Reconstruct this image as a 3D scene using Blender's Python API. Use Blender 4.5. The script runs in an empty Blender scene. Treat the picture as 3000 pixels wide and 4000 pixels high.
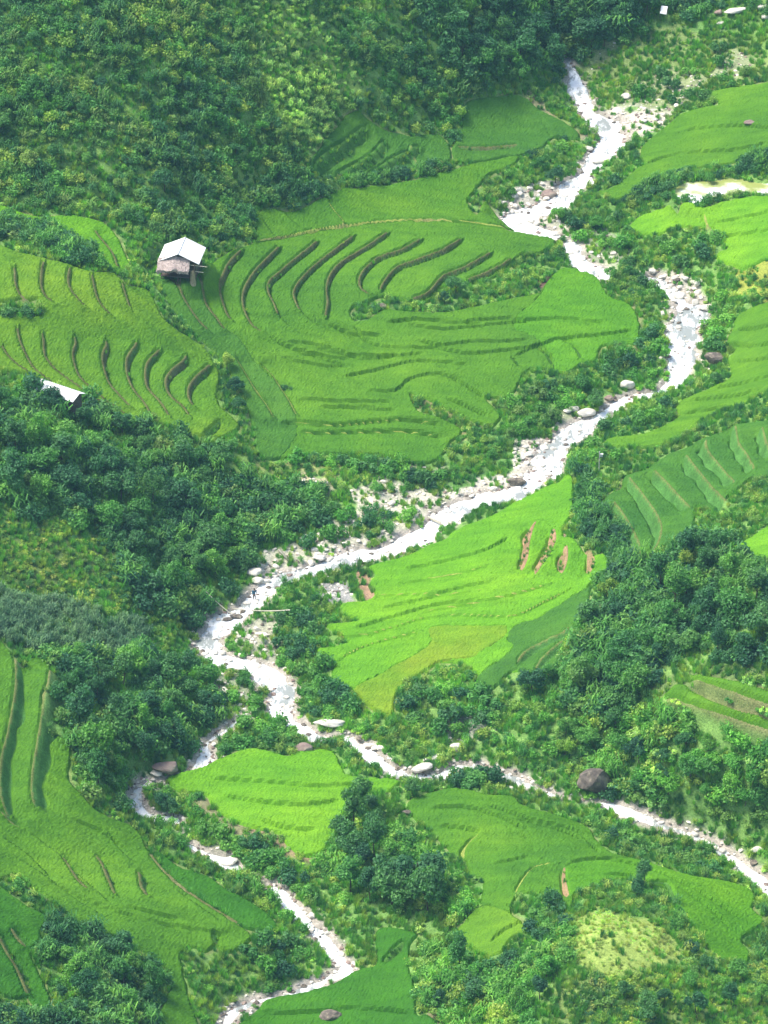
import bpy, bmesh, math, random
import numpy as np
from mathutils import Vector, Matrix, Euler
R = math.radians
rng = np.random.default_rng(7)
random.seed(7)
S = bpy.context.scene
COL = S.collection

# ------------------------------------------------------------------ camera
CAMZ, PITCH, HALFW = 300.0, R(30), 48.5/600.0
cam = bpy.data.cameras.new("camera"); cam_o = bpy.data.objects.new("camera", cam); COL.objects.link(cam_o)
cam_o.location = (0, 0, CAMZ); cam_o.rotation_euler = (R(90)-PITCH, 0, 0)
cam.sensor_fit = 'HORIZONTAL'; cam.angle = 2*math.atan(HALFW); cam.clip_start = 1; cam.clip_end = 6000
S.camera = cam_o
S.render.resolution_x, S.render.resolution_y = 768, 1024

# ------------------------------------------------------------------ world and sun
SUN_EL, SUN_AZ = R(60), R(-80)       # azimuth measured from +y towards +x
w = bpy.data.worlds.new("World"); S.world = w; w.use_nodes = True
nt = w.node_tree; nt.nodes.clear()
sky = nt.nodes.new('ShaderNodeTexSky'); sky.sky_type = 'NISHITA'; sky.sun_disc = False
sky.sun_elevation = SUN_EL; sky.sun_rotation = SUN_AZ
sky.air_density = 1.0; sky.dust_density = 3.0; sky.ozone_density = 1.0
bg = nt.nodes.new('ShaderNodeBackground'); bg.inputs[1].default_value = 0.135
wo = nt.nodes.new('ShaderNodeOutputWorld')
nt.links.new(sky.outputs[0], bg.inputs[0]); nt.links.new(bg.outputs[0], wo.inputs[0])
sl = bpy.data.lights.new("sun", 'SUN'); sl.energy = 2.7; sl.angle = R(18); sl.color = (1.0, .96, .88)
so = bpy.data.objects.new("sun", sl); COL.objects.link(so)
sd_ = Vector((math.sin(SUN_AZ)*math.cos(SUN_EL), math.cos(SUN_AZ)*math.cos(SUN_EL), math.sin(SUN_EL)))
so.rotation_euler = sd_.to_track_quat('Z', 'Y').to_euler(); so.location = (0, 500, 400)
S.view_settings.view_transform = 'Standard'; S.view_settings.look = 'None'
S.view_settings.exposure = 1.08; S.view_settings.gamma = 1; S.view_settings.use_curve_mapping = False

# ------------------------------------------------------------------ photo pixel <-> world
W_, H_ = 1659.0, 2212.0
cp, sp = math.cos(PITCH), math.sin(PITCH)
def rays(px):
    px = np.asarray(px, float)
    a = (px[..., 0]/W_-.5)*2*HALFW; b = (.5-px[..., 1]/H_)*2*HALFW*H_/W_
    return np.stack([a, cp+b*sp, -sp+b*cp], -1)
def project(x, y, z):
    dz = z-CAMZ; dep = y*cp-dz*sp; up = y*sp+dz*cp
    return (x/dep/(2*HALFW)+.5)*W_, (.5-up/dep/(2*HALFW*H_/W_))*H_

# control points: photo pixel and height in metres
CTRL = """0,0,40 200,0,38.5 400,0,35 600,0,31 800,0,26.5 1000,0,22 1150,0,18 1300,20,15.5 1450,0,15.5 1600,0,16 1659,60,14.5
0,-120,45 400,-120,40 800,-120,31.5 1300,-120,20 1659,-120,20 0,150,34 200,150,32.5 400,150,29 600,150,25 800,150,20.5 1000,120,17.5 1150,120,13.2
1250,120,10.5 1400,110,11 1550,110,12 1659,200,12.5 0,300,28 200,300,26.5 400,300,23 600,300,18.5 750,290,14.5 900,280,12.3 1000,250,11
1100,250,9.5 1200,270,8.6 1245,185,8.7 1310,270,7.9 1300,340,7.4 1200,430,6.6 1110,465,6.2 1160,498,6.0 1240,545,5.4 1300,590,5.2
1360,230,8.6 1500,250,10 1600,300,11 1400,350,8.6 1659,420,10.5 1550,420,9.2 1450,430,8.2 1300,450,6.4 1659,520,9.4 1500,500,8
1400,560,5.8 0,430,23 150,440,21.5 300,480,18.5 450,480,16 560,440,13.5 650,420,12.6 800,380,11 950,340,10.4 1100,330,8.6
600,490,11.5 750,450,10 900,430,8.8 1050,430,7.4 390,590,15 330,600,15.2 450,620,13 550,620,11.2 650,620,9.8 750,600,8.8
850,580,8.2 950,540,7.8 1050,530,7.2 1150,540,6.2 900,640,7.0 1000,640,6.2 1100,620,5.8 1200,600,5.5 480,710,10.5 600,710,8.8
750,710,6.8 900,720,6.0 1050,720,5.5 1200,720,5.0 1350,700,4.6 410,720,12 510,830,8 600,830,6.8 750,830,5.6 900,830,5.0
1050,810,4.6 1200,800,4.2 1300,790,3.9 550,940,5.6 650,920,5.0 800,920,4.3 950,920,3.8 1080,900,3.5 1200,900,3.1 1300,870,3.1
600,990,4.5 750,980,3.9 900,980,3.4 1050,970,2.9 1430,610,5.0 1480,700,4.2 1475,790,3.7 1400,700,4.4 1560,650,5.6 1560,780,4.8
1659,700,8.4 1659,820,8.2 1580,880,6.4 1450,880,4.2 1310,888,3.1 1240,925,2.8 1170,1000,2.4 1080,1070,2.1 1000,1050,2.3
950,1115,1.8 850,1180,1.5 700,1215,1.2 590,1255,.9 530,1315,.7 450,1375,.4 475,1415,.3 700,1080,2.6 850,1080,2.2 550,1080,3.6
600,1170,1.8 0,560,24 120,560,22 250,580,19 0,700,20.5 120,700,19 250,700,16.5 350,720,14 430,790,10.6 0,830,18 150,800,15.5
300,830,12 400,880,9.6 490,920,7.5 0,960,16.5 150,960,14.2 300,980,10.5 430,1000,7 0,1120,14 150,1120,11.5 300,1120,8 430,1130,4.6
0,1250,12.6 150,1250,9.6 300,1260,6 420,1280,2.4 0,1370,11.5 150,1380,8 300,1370,4.2 400,1370,1.5 60,1450,10.5 200,1500,6.5
320,1500,3.6 420,1500,1.0 20,1600,9.6 120,1600,7.6 250,1620,4 360,1640,.8 440,1610,-.6 300,1700,-1.0 375,1770,-1.7 440,1835,-2.2
0,1740,8.2 100,1740,6.2 220,1760,3 350,1850,-.4 0,1860,7 100,1860,5 200,1880,3.2 300,1900,1.6 450,1960,-.8 560,1990,-2
0,1960,8.5 60,2000,7.5 150,2010,4.4 300,2030,1.6 450,2040,-.8 0,2120,7.5 80,2120,5.2 200,2120,4 300,2150,1 390,2150,-1.6
0,2260,7 150,2260,5 450,2200,-3 540,2100,-3 500,1880,-2.7 610,1930,-3.0 690,2015,-3.6 745,2085,-4.0 665,2128,-4.3 545,2160,-4.6
600,1480,-.3 612,1540,-.7 690,1588,-1.0 775,1610,-1.2 880,1672,-1.5 980,1655,-1.6 1140,1690,-2.0 1310,1730,-2.5 1490,1795,-3.0
1650,1912,-3.7 520,1500,-.2 560,1600,-.8 620,1700,-.6 740,1700,-.8 500,1760,-1.3 620,1830,-1.6 720,1780,-1.2 600,1890,-2.6
660,1350,.6 700,1430,.2 850,1300,1.6 950,1220,2.2 800,1420,.8 850,1520,0 1000,1180,3 1000,1330,2.6 1000,1420,1.8 1100,1120,3.5
1100,1250,4 1100,1400,3 1200,1080,4.2 1200,1200,5 1250,1280,5 1180,1420,3.6 1250,1000,4.2 1350,960,5 1330,1080,5.8 1300,1180,6.4
1450,1000,7 1450,1100,8.2 1400,1200,8.4 1550,950,8.4 1659,950,10.5 1600,1050,10.8 1659,1150,13 1550,1180,11 1450,1280,9.4
1350,1320,8 1300,1420,5.8 1659,1250,15 1600,1350,13 1659,1420,13.2 1500,1400,10 1400,1440,7.6 1450,1520,7 1550,1520,9 1659,1540,9.8
1550,1620,5.2 1659,1660,5 1420,1620,3 1300,1560,2 1180,1560,.8 1050,1540,.4 950,1560,-.4 1050,1620,-1 1200,1660,-1.2 1300,1660,-1.2
1450,1720,-.9 1550,1720,.2 1659,1780,-1 900,1740,-1 1000,1720,-1 1100,1750,-.8 1250,1790,-1.4 1400,1850,-1.8 1550,1890,-2.4
950,1830,-1.2 1050,1850,-.4 1180,1860,.2 1300,1880,.4 1450,1900,-.6 1600,1940,-2 1050,1960,.4 1020,2040,-.6 1150,1990,1.4
1250,1960,2.8 1350,1960,3.2 1300,2030,5.2 1400,2040,4.8 1500,2000,1.2 1600,2060,-1.4 1480,2100,3.4 1350,2120,5.2 1250,2120,4.6
1200,2200,3.8 1350,2230,4.6 1500,2200,3.2 1659,2150,1 1659,2260,2 1100,2120,1 980,2150,-1.4 850,1850,-1.8 780,1930,-2.4
880,1950,-1.6 900,2050,-2.6 850,2150,-4 700,2180,-4.6 560,2220,-5 1000,2260,-2"""
cps = np.array([[float(v) for v in t.split(',')] for t in CTRL.split()])
rr = rays(cps[:, :2]); tt = (cps[:, 2]-CAMZ)/rr[:, 2]
CX, CY, CZ = rr[:, 0]*tt, rr[:, 1]*tt, cps[:, 2]
def _phi(r2): return r2*np.log(r2+1e-6)*.5
_d2 = ((CX[:, None]-CX)**2+(CY[:, None]-CY)**2)/1e4
n = len(CX); A = np.zeros((n+3, n+3)); A[:n, :n] = _phi(_d2)+np.eye(n)*4e-4
A[:n, n] = 1; A[:n, n+1] = CX/100; A[:n, n+2] = CY/100; A[n:, :n] = A[:n, n:].T
sol = np.linalg.solve(A, np.concatenate([CZ, np.zeros(3)]))
X0, X1, Y0, Y1 = -64.0, 64.0, 384.0, 700.0
def rbf(x, y):
    x = np.asarray(x, float); y = np.asarray(y, float); sh = x.shape; x = x.ravel(); y = y.ravel(); out = np.empty_like(x)
    for i in range(0, len(x), 100000):
        a, b = x[i:i+100000], y[i:i+100000]
        out[i:i+100000] = _phi(((a[:, None]-CX)**2+(b[:, None]-CY)**2)/1e4)@sol[:n]+sol[n]+sol[n+1]*a/100+sol[n+2]*b/100
    return out.reshape(sh)
CS = 2.0
gcx = np.arange(X0-20, X1+20.1, CS); gcy = np.arange(Y0-10, Y1+20.1, CS)
HC = rbf(*np.meshgrid(gcx, gcy)); HC = np.clip(HC, -9, 47)
def bil(G, gx0, gy0, sx, sy, x, y):
    fx = np.clip((x-gx0)/sx, 0, G.shape[1]-1.001); fy = np.clip((y-gy0)/sy, 0, G.shape[0]-1.001)
    ix = fx.astype(int); iy = fy.astype(int); fx = fx-ix; fy = fy-iy
    return (G[iy, ix]*(1-fx)+G[iy, ix+1]*fx)*(1-fy)+(G[iy+1, ix]*(1-fx)+G[iy+1, ix+1]*fx)*fy
def hbase(x, y): return bil(HC, gcx[0], gcy[0], CS, CS, np.asarray(x, float), np.asarray(y, float))
def unproj(px):
    r = rays(px); r = np.atleast_2d(r); N = len(r)
    t0 = (62-CAMZ)/r[:, 2]; t1 = (-12-CAMZ)/r[:, 2]; K = 400
    ts = t0[:, None]+(t1-t0)[:, None]*np.linspace(0, 1, K)
    zz = CAMZ+r[:, 2:3]*ts; hh = hbase(r[:, 0:1]*ts, r[:, 1:2]*ts)
    b = (zz <= hh); k = np.where(b.any(1), b.argmax(1), K-1); k = np.maximum(k, 1)
    i = np.arange(N); d0 = zz[i, k-1]-hh[i, k-1]; d1 = zz[i, k]-hh[i, k]
    f = np.clip(d0/(d0-d1+1e-9), 0, 1); t = ts[i, k-1]*(1-f)+ts[i, k]*f
    return np.stack([r[:, 0]*t, r[:, 1]*t], -1)

def vnoise(x, y, sc, seed=0):
    x = np.asarray(x)/sc+1000+seed*17.3; y = np.asarray(y)/sc+1000+seed*9.1
    ix = np.floor(x).astype(np.int64); iy = np.floor(y).astype(np.int64); fx = x-ix; fy = y-iy
    fx = fx*fx*(3-2*fx); fy = fy*fy*(3-2*fy)
    def h(a, b):
        v = (a*374761393+b*668265263+seed*974634) & 0x7fffffff
        v = ((v ^ (v >> 13))*1274126177) & 0x7fffffff
        return ((v ^ (v >> 16)) & 0xffff)/65535.0
    return (h(ix, iy)*(1-fx)+h(ix+1, iy)*fx)*(1-fy)+(h(ix, iy+1)*(1-fx)+h(ix+1, iy+1)*fx)*fy
def fbm(x, y, sc, seed=0): return vnoise(x, y, sc, seed)*.55+vnoise(x, y, sc/2.1, seed+1)*.3+vnoise(x, y, sc/4.3, seed+2)*.15

def catmull(P, closed, k=4):
    P = np.asarray(P, float); N = len(P); out = []
    rng_ = range(N) if closed else range(N-1)
    for i in rng_:
        if closed: p0, p1, p2, p3 = P[i-1], P[i], P[(i+1) % N], P[(i+2) % N]
        else: p0, p1, p2, p3 = P[max(i-1, 0)], P[i], P[i+1], P[min(i+2, N-1)]
        for j in range(k):
            t = j/k; out.append(.5*((2*p1)+(-p0+p2)*t+(2*p0-5*p1+4*p2-p3)*t*t+(-p0+3*p1-3*p2+p3)*t**3))
    if not closed: out.append(P[-1])
    return np.array(out)
def sdf_poly(P, x, y):
    d2 = np.full(x.shape, 1e9); ins = np.zeros(x.shape, bool); N = len(P)
    for i in range(N):
        ax, ay = P[i-1]; bx, by = P[i]; ex, ey = bx-ax, by-ay
        t = np.clip(((x-ax)*ex+(y-ay)*ey)/(ex*ex+ey*ey+1e-12), 0, 1)
        d2 = np.minimum(d2, (x-ax-t*ex)**2+(y-ay-t*ey)**2)
        if ay != by:
            c = ((ay > y) != (by > y)) & (x < (bx-ax)*(y-ay)/(by-ay)+ax); ins ^= c
    return np.where(ins, 1, -1)*np.sqrt(d2)
def inpoly(P, x, y):
    ins = np.zeros(x.shape, bool)
    for i in range(len(P)):
        ax, ay = P[i-1]; bx, by = P[i]
        if ay != by: ins ^= ((ay > y) != (by > y)) & (x < (bx-ax)*(y-ay)/(by-ay)+ax)
    return ins
def pts(s): return [tuple(float(v) for v in t.split(',')) for t in s.split()]
def T(i, j, s): return [(553*i+a/3, 553*j+b/3) for a, b in pts(s)]

# ------------------------------------------------------------------ grid
DX, DY = 0.2, 0.29
gx = np.arange(X0, X1+.001, DX); gy = np.arange(Y0, Y1+.001, DY)
NX, NY = len(gx), len(gy)
GX, GY = np.meshgrid(gx, gy)
H = hbase(GX, GY)
# smooth the bilinear facets of the coarse grid
for _ in range(3):
    H[1:-1] = (H[:-2]+2*H[1:-1]+H[2:])/4; H[:, 1:-1] = (H[:, :-2]+2*H[:, 1:-1]+H[:, 2:])/4
def box(P, m):
    i0 = int(np.clip((P[:, 0].min()-m-X0)/DX, 0, NX-2)); i1 = int(np.clip((P[:, 0].max()+m-X0)/DX+2, 1, NX))
    j0 = int(np.clip((P[:, 1].min()-m-Y0)/DY, 0, NY-2)); j1 = int(np.clip((P[:, 1].max()+m-Y0)/DY+2, 1, NY))
    return slice(j0, j1), slice(i0, i1)

# ------------------------------------------------------------------ rice fields (digitised outlines)
FIELDS = [
 dict(k='mid', cut=[22, 23, 24], label="large stepped rice terraces in the middle below the white roofed hut", p=pts("""315,570 345,592 385,605 425,612 448,580 500,547 560,525 640,510 720,497
 830,482 940,480 1030,484 1106,497 1156,505 1200,520 1170,548 1130,550 1105,572 1060,600 1000,612 950,622 925,650 880,652 830,642 800,655 765,662 757,682 768,697
 800,690 830,670 870,674 960,677 1060,656 1130,642 1165,632 1185,602 1210,583 1250,580 1290,600 1315,640 1360,660 1378,690 1380,742 1335,745 1300,752 1289,783
 1259,790 1230,808 1196,803 1150,800 1129,812 1116,845 1100,860 1086,866 1050,862 1083,900 1066,923 1033,916 986,896 936,870 905,860 886,853 903,890 953,906
 993,923 993,943 976,956 963,980 926,1003 886,1000 820,986 753,983 653,986 586,990 556,986 548,940 535,890 510,830 485,790 455,755 410,715 370,660 335,600""")),
 dict(k='midb', label="smooth rice field sweeping above the curved terraces towards the wooded slope", p=T(1,0,"""0,1570 0,1400 100,1360 230,1375 400,1300 480,1262 640,1215 900,1190
 1100,1150 1280,1100 1450,1060 1700,1015 1640,1090 1500,1150 1410,1270 1375,1320 1430,1400 1460,1330 1500,1310 1570,1390 1640,1440 1680,1475 1500,1462 1430,1448 1160,1435 830,1440 500,1485 260,1525 20,1590""")),
 dict(k='yel', label="left hillside rice terraces with many wavy dark steps", p=T(0,1,"""-40,-60 100,-20 170,-5 290,20 450,60 600,110 720,110 790,160 830,190 950,230 1010,330 1060,420 1150,490
 1250,550 1330,600 1380,690 1420,770 1400,900 1430,980 1520,1060 1555,1130 1450,1180 1300,1180 1150,1120 1000,1090 850,1090 700,1020 560,940 520,915 370,850 250,815 180,790 0,740 -40,740
 -40,405 0,400 130,402 260,385 240,290 100,300 0,300 -40,300""")),
 dict(k='lime', label="narrow rice strip curving above the dark hedge left of the hut", p=T(0,0,"""-40,1310 100,1370 230,1410 400,1400 620,1430 720,1490 770,1560 830,1680 850,1750 740,1760 690,1700
 640,1640 560,1590 480,1540 420,1490 330,1470 250,1455 100,1420 -40,1385""")),
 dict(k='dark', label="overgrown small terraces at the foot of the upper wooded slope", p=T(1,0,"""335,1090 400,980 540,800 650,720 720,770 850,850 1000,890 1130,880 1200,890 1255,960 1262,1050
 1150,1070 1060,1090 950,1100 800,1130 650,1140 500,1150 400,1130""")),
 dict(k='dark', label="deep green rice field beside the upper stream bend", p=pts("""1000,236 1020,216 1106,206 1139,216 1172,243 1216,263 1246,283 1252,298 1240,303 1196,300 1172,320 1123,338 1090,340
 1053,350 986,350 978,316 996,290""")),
 dict(k='mid', label="wide rice field at the upper right above the dark hedge", p=T(2,0,"""1290,610 1400,580 1659,540 1740,530 1740,960 1659,985 1550,1020 1400,1070 1200,1100 1050,1130 900,1190
 700,1300 600,1270 560,1240 640,1230 750,1150 820,1090 860,1070 830,1040 850,950 900,900 1000,820 1100,740 1250,700 1350,680""")),
 dict(k='lime', label="bright rice field below the pale pond at the right edge", p=T(2,0,"""780,1450 850,1400 1000,1370 1070,1410 1110,1375 1250,1370 1350,1325 1500,1285 1659,1245 1740,1230 1740,1690
 1659,1680 1580,1719 1500,1749 1400,1719 1330,1690 1340,1640 1400,1610 1350,1530 1280,1480 1200,1480 1060,1480 950,1530 780,1500""")),
 dict(k='mid', label="layered rice plots right of the wide white rapids", p=T(2,1,"""1480,380 1740,320 1740,800 1600,900 1500,970 1380,1000 1300,1040 1200,1090 1180,1150 1000,1220 850,1250
 620,1240 620,1190 850,1160 1000,1100 1080,1040 1060,970 1150,920 1290,860 1400,810 1420,740 1390,680 1440,620 1400,560 1430,480""")),
 dict(k='dark', label="steep terraces with pale grassy banks on the right slope", p=T(2,1,"""870,1390 1000,1300 1110,1250 1240,1190 1440,1110 1740,1090 1740,1400 1560,1450 1440,1540 1330,1640
 1200,1640 1180,1760 1090,1840 950,1930 850,2030 790,2050 820,1930 770,1820 700,1720 630,1660 590,1600 640,1540 700,1500 730,1440 800,1410""")),
 dict(k='lime', label="small vivid lime rice plot on the right slope at the photo edge", p=T(2,2,"1405,250 1530,180 1659,100 1740,60 1740,330 1600,310 1450,285")),
 dict(k='lime', cut=[12, 13], label="vivid lime rice paddies fanning out on the right bank of the stream", p=pts("""813,1239 793,1227 836,1214 886,1200 920,1179 953,1166 979,1149 1019,1132
 1069,1112 1110,1088 1150,1068 1195,1044 1235,1025 1238,1070 1236,1110 1222,1135 1216,1165 1239,1166 1256,1186 1273,1206 1306,1203 1316,1229 1313,1253 1293,1260 1273,1266 1269,1293
 1286,1320 1266,1336 1240,1366 1216,1406 1193,1450 1150,1460 1106,1453 1060,1480 1000,1440 953,1432 936,1440 903,1462 876,1482 856,1506 846,1550 820,1542 800,1530 780,1510 766,1490
 746,1490 720,1482 716,1456 720,1440 700,1432 683,1406 696,1400 753,1390 740,1380 713,1360 703,1350 753,1346 780,1340 740,1336 733,1313 753,1303 793,1300 810,1283 800,1262""")),
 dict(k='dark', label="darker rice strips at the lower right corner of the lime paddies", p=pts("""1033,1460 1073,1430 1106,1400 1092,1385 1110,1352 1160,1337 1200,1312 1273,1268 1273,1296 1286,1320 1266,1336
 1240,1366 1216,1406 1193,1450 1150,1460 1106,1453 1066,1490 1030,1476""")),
 dict(k='ripe', label="yellowing ripe rice field with a rounded tip above the stream", p=pts("""766,1490 790,1475 850,1440 900,1415 930,1390 925,1365 950,1354 1060,1352 1100,1352 1090,1380 1066,1396 1040,1412
 1020,1426 953,1432 936,1440 903,1462 876,1482 856,1506 846,1550 820,1542 800,1530 780,1510""")),
 dict(k='mid', label="upper of two narrow grassy terrace strips low on the right slope", p=T(2,2,"1150,1060 1300,1090 1500,1130 1659,1180 1740,1205 1740,1300 1600,1250 1400,1180 1250,1130 1150,1100")),
 dict(k='mid', label="lower of two narrow grassy terrace strips low on the right slope", p=T(2,2,"""980,1190 1060,1125 1130,1135 1200,1170 1400,1250 1600,1325 1740,1385 1740,1470 1500,1360 1300,1290 1100,1240 990,1215""")),
 dict(k='lime', label="bright rice field between the two stream arms in the lower middle", p=pts("""360,1679 400,1666 427,1659 500,1629 553,1619 620,1636 640,1626 720,1626 740,1664 760,1679 853,1682 866,1692 843,1712 800,1709
 800,1732 760,1749 733,1772 730,1792 713,1816 703,1839 676,1852 646,1846 620,1826 600,1802 553,1792 517,1782 467,1752 453,1736 443,1719 383,1709""")),
 dict(k='midb', cut=[25, 26], label="broad rice fields in the lower right between tree clump and narrow stream", p=pts("""883,1732 920,1719 970,1706 1020,1709 1053,1720 1106,1722 1139,1746 1189,1759 1239,1776 1273,1792 1290,1820 1313,1839
 1339,1852 1389,1862 1439,1879 1506,1896 1573,1906 1606,1916 1633,1936 1626,1966 1653,1992 1626,2012 1599,2036 1619,2059 1613,2082 1579,2082 1539,2059 1506,2019 1489,1989 1466,1959 1413,1919
 1373,1899 1323,1906 1266,1926 1243,1936 1235,1960 1215,1950 1180,1935 1130,1935 1113,1946 1106,1976 1139,2009 1106,2026 1086,2059 1043,2066 1000,2039 990,2009 1003,1992 1033,1959 1046,1906
 1020,1902 1010,1876 1000,1859 983,1852 953,1819 920,1792 886,1762""")),
 dict(k='mid', label="long finger shaped rice terraces at the lower left", p=pts("""-20,1400 20,1404 30,1423 33,1440 50,1440 67,1426 87,1424 107,1443 103,1479 93,1506 90,1560 107,1583 127,1583 150,1606 153,1633
 150,1686 180,1719 207,1752 247,1772 283,1786 307,1809 320,1842 350,1879 370,1909 417,1942 467,1972 500,1999 533,2012 543,2029 520,2049 483,2059 467,2042 443,2056 417,2046 393,2066 397,2109
 410,2159 430,2240 345,2240 353,2176 370,2126 360,2099 337,2072 300,2052 240,2022 167,1989 127,1959 83,1926 33,1892 -20,1876""")),
 dict(k='sat', label="tapering rice strip between lower left terraces and streamside shrubs", p=pts("""330,1842 360,1852 400,1879 450,1896 493,1926 533,1946 560,1962 590,1985 600,2008 560,2013 533,2008 500,1993 467,1966 417,1936
 374,1903 354,1875""")),
 dict(k='sat', label="deep saturated green rice steps in the bottom left corner", p=pts("""-20,1915 33,1942 67,1966 97,1979 100,2002 90,2012 87,2036 70,2052 73,2076 90,2109 110,2159 107,2182 80,2182 63,2159 50,2159
 20,2156 -20,2120""")),
 dict(k='sat', label="rice field at the bottom edge right of the small stream", p=pts("""530,2240 563,2176 586,2152 653,2140 720,2125 750,2105 780,2092 813,2087 813,2059 816,2012 853,2006 903,2019 886,2042 880,2086
 896,2132 900,2192 923,2195 925,2240""")),
 dict(k='dark', label="darker green narrow rice strips running down below the stilt hut along the ridge", p=pts("""315,570 345,592 385,605 430,612 450,660 483,705 520,735 553,783 600,835 628,873 645,915 640,950 605,992 556,986 548,940 535,890
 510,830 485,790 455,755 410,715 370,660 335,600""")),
 dict(k='bright', label="brighter rice plots at the right end of the big middle terraces near the wide rapids", p=pts("""1165,640 1185,602 1210,583 1250,580 1290,600 1315,640 1360,660 1378,690 1380,742 1335,745 1300,752 1289,783
 1259,790 1230,808 1196,803 1190,770 1150,730 1110,715 1120,680""")),
 dict(k='midb', label="lowest long rice strip of the big middle terraces ending in a rounded tip", p=pts("""605,992 640,950 648,920 720,926 820,915 886,912 955,922 993,943 976,956 963,980 926,1003 886,1000 820,986 753,983 653,986""")),
 dict(k='bright', label="curved bright rice strip above the maize knoll reaching towards the narrow stream", p=pts("""1218,1905 1222,1875 1260,1860 1339,1858 1389,1862 1439,1879 1506,1896 1573,1906 1606,1916 1633,1936 1626,1966 1653,1992 1626,2012
 1599,2036 1619,2059 1613,2082 1579,2082 1539,2059 1506,2019 1489,1989 1466,1959 1413,1919 1373,1899 1323,1906 1266,1926 1243,1936 1230,1950""")),
 dict(k='yel', label="small yellowish rice plot at the bottom tip of the lower right fields", p=pts("""1003,1992 1030,1962 1065,1960 1106,1976 1139,2009 1106,2026 1086,2059 1043,2066 1000,2039 990,2009""")),
]
# riser lines: (points, high side, step height, band width, ground kind)
LV, RV, UV = (-1, .25), (1, .35), (0, 1)
RIS = []
def ris(P, hv, h, wd, kind): RIS.append((P, hv, h, wd, kind))
for s in ["""313,567 333,620 360,660 390,700 407,722""", "357,583 383,620 407,663 433,700 463,730", "430,603 437,633 450,667 470,693 483,710 500,725",
          "530,543 500,570 483,603 477,630 483,656 493,683 510,705", "610,535 580,565 553,593 530,630 527,663 540,697 553,713 580,725",
          "692,522 660,550 633,570 606,593 584,612 582,636 596,666 605,695", "772,510 740,535 700,565 660,600 638,633 640,655 655,685",
          "846,503 790,540 740,570 715,600 708,630 710,660 703,698", "918,518 870,545 820,562 790,588 778,612 785,632 813,643",
          "1004,518 960,545 900,568 862,582 835,610 820,640", "1070,548 1003,586 960,602 925,640 880,655", "1115,560 1060,590 1000,612"]:
    ris(pts(s), LV, .75, .16, 'd')
for s in ["553,783 586,813 606,843 626,873 645,912", "500,770 517,790 553,850 573,876 598,918"]: ris(pts(s), LV, .9, .5, 'y')
ris(pts("545,532 600,517 700,497 830,482 960,480 1050,490 1120,500"), UV, .3, .15, 'y')
for s in ["766,706 806,746 886,753 953,750 1020,740 1086,740 1150,735", "740,816 820,800 886,783 953,783 1020,793", "786,846 853,846 886,820 953,810 1013,838 1053,866",
          "636,860 720,870 853,870", "603,770 686,790 740,792", "880,700 960,712 1080,700 1200,690 1320,700", "1110,770 1200,735 1300,725 1370,715", "620,740 700,752 780,775 860,770"]:
    ris(pts(s), UV, .3, .12, 'g')
for s in ["600,918 636,916 720,923 820,913 886,910 960,920", "640,935 686,937 786,936 886,936 970,950"]: ris(pts(s), UV, .5, .08, 'y')
for s in ["1202,733 1240,753 1257,786", "1150,745 1180,770 1196,800", "1100,770 1125,800"]: ris(pts(s), LV, .5, .4, 'g')
for s in ["100,60 105,130 110,200 150,280 250,340", "300,30 275,130 280,230 320,290 400,340", "470,70 450,150 460,220 520,300 600,370", "600,110 620,220 650,310 710,380 760,430",
          "790,160 820,260 850,350 870,390", "120,440 130,540 170,640 230,740 330,820 420,880", "270,470 290,560 300,660 370,750 500,850 600,930 760,1010", "470,490 500,580 480,650 510,770 580,850 700,950 860,1070",
          "0,560 60,660 150,740 250,800"]:
    ris(T(0,1,s), LV, .6, .08, 'd')
for s in ["660,520 700,590 672,660 682,750 720,850 800,940 880,1020", "880,540 890,600 832,680 830,780 870,880 950,980 990,1070",
          "1030,590 1040,630 962,710 950,820 980,890 1060,980 1120,1080", "1190,630 1210,690 1120,760 1080,830 1110,920 1200,1000 1250,1080", "1390,715 1310,770 1240,850 1230,930 1290,1010"]:
    ris(T(0,1,s), LV, .8, .28, 'd')
ris(T(0,1,"1300,1190 1380,1120 1450,1060"), LV, .5, .4, 'g')
ris(T(0,0,"600,1480 660,1560 740,1660 770,1760"), LV, .6, .4, 'd')
for s in ["360,1100 500,980 650,880 740,830", "500,1150 640,1080 760,1000 850,910", "700,1150 850,1050 1000,990 1080,960"]: ris(T(1,0,s), UV, 1.2, 1.3, 'g')
ris(T(1,0,"1060,1090 1010,1000 980,940"), RV, .6, .5, 'p')
ris(pts("1172,258 1186,282 1196,302"), RV, .4, .3, 'g'); ris(pts("978,320 1060,322 1130,316"), UV, .4, .4, 'd')
ris(T(1,0,"450,1290 500,1370 560,1440 570,1490"), LV, .3, .2, 'y'); ris(T(1,0,"160,1370 240,1450 300,1500"), LV, .4, .3, 'g'); ris(T(1,0,"20,1400 70,1480 120,1550"), LV, .4, .3, 'g')
ris(T(2,0,"860,1070 1000,1020 1200,990 1450,980 1659,930"), UV, .3, .12, 'g'); ris(T(2,0,"1100,850 1300,830 1500,820 1700,840"), UV, .35, .2, 'g')
ris(T(2,0,"1240,1380 1270,1480 1310,1530"), RV, .4, .3, 'y')
for s in ["1300,1560 1450,1530 1700,1490", "1270,1450 1500,1420 1700,1370"]: ris(T(2,0,s), UV, .3, .12, 'g')
for s in ["1450,480 1600,470 1740,440", "1400,560 1550,590 1740,560", "1430,690 1600,680 1740,650", "1300,860 1500,830 1740,760", "1130,940 1300,930 1500,900 1650,850", "1080,1030 1250,1010 1400,980"]:
    ris(T(2,1,s), UV, .35, .2, 'g')
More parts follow.
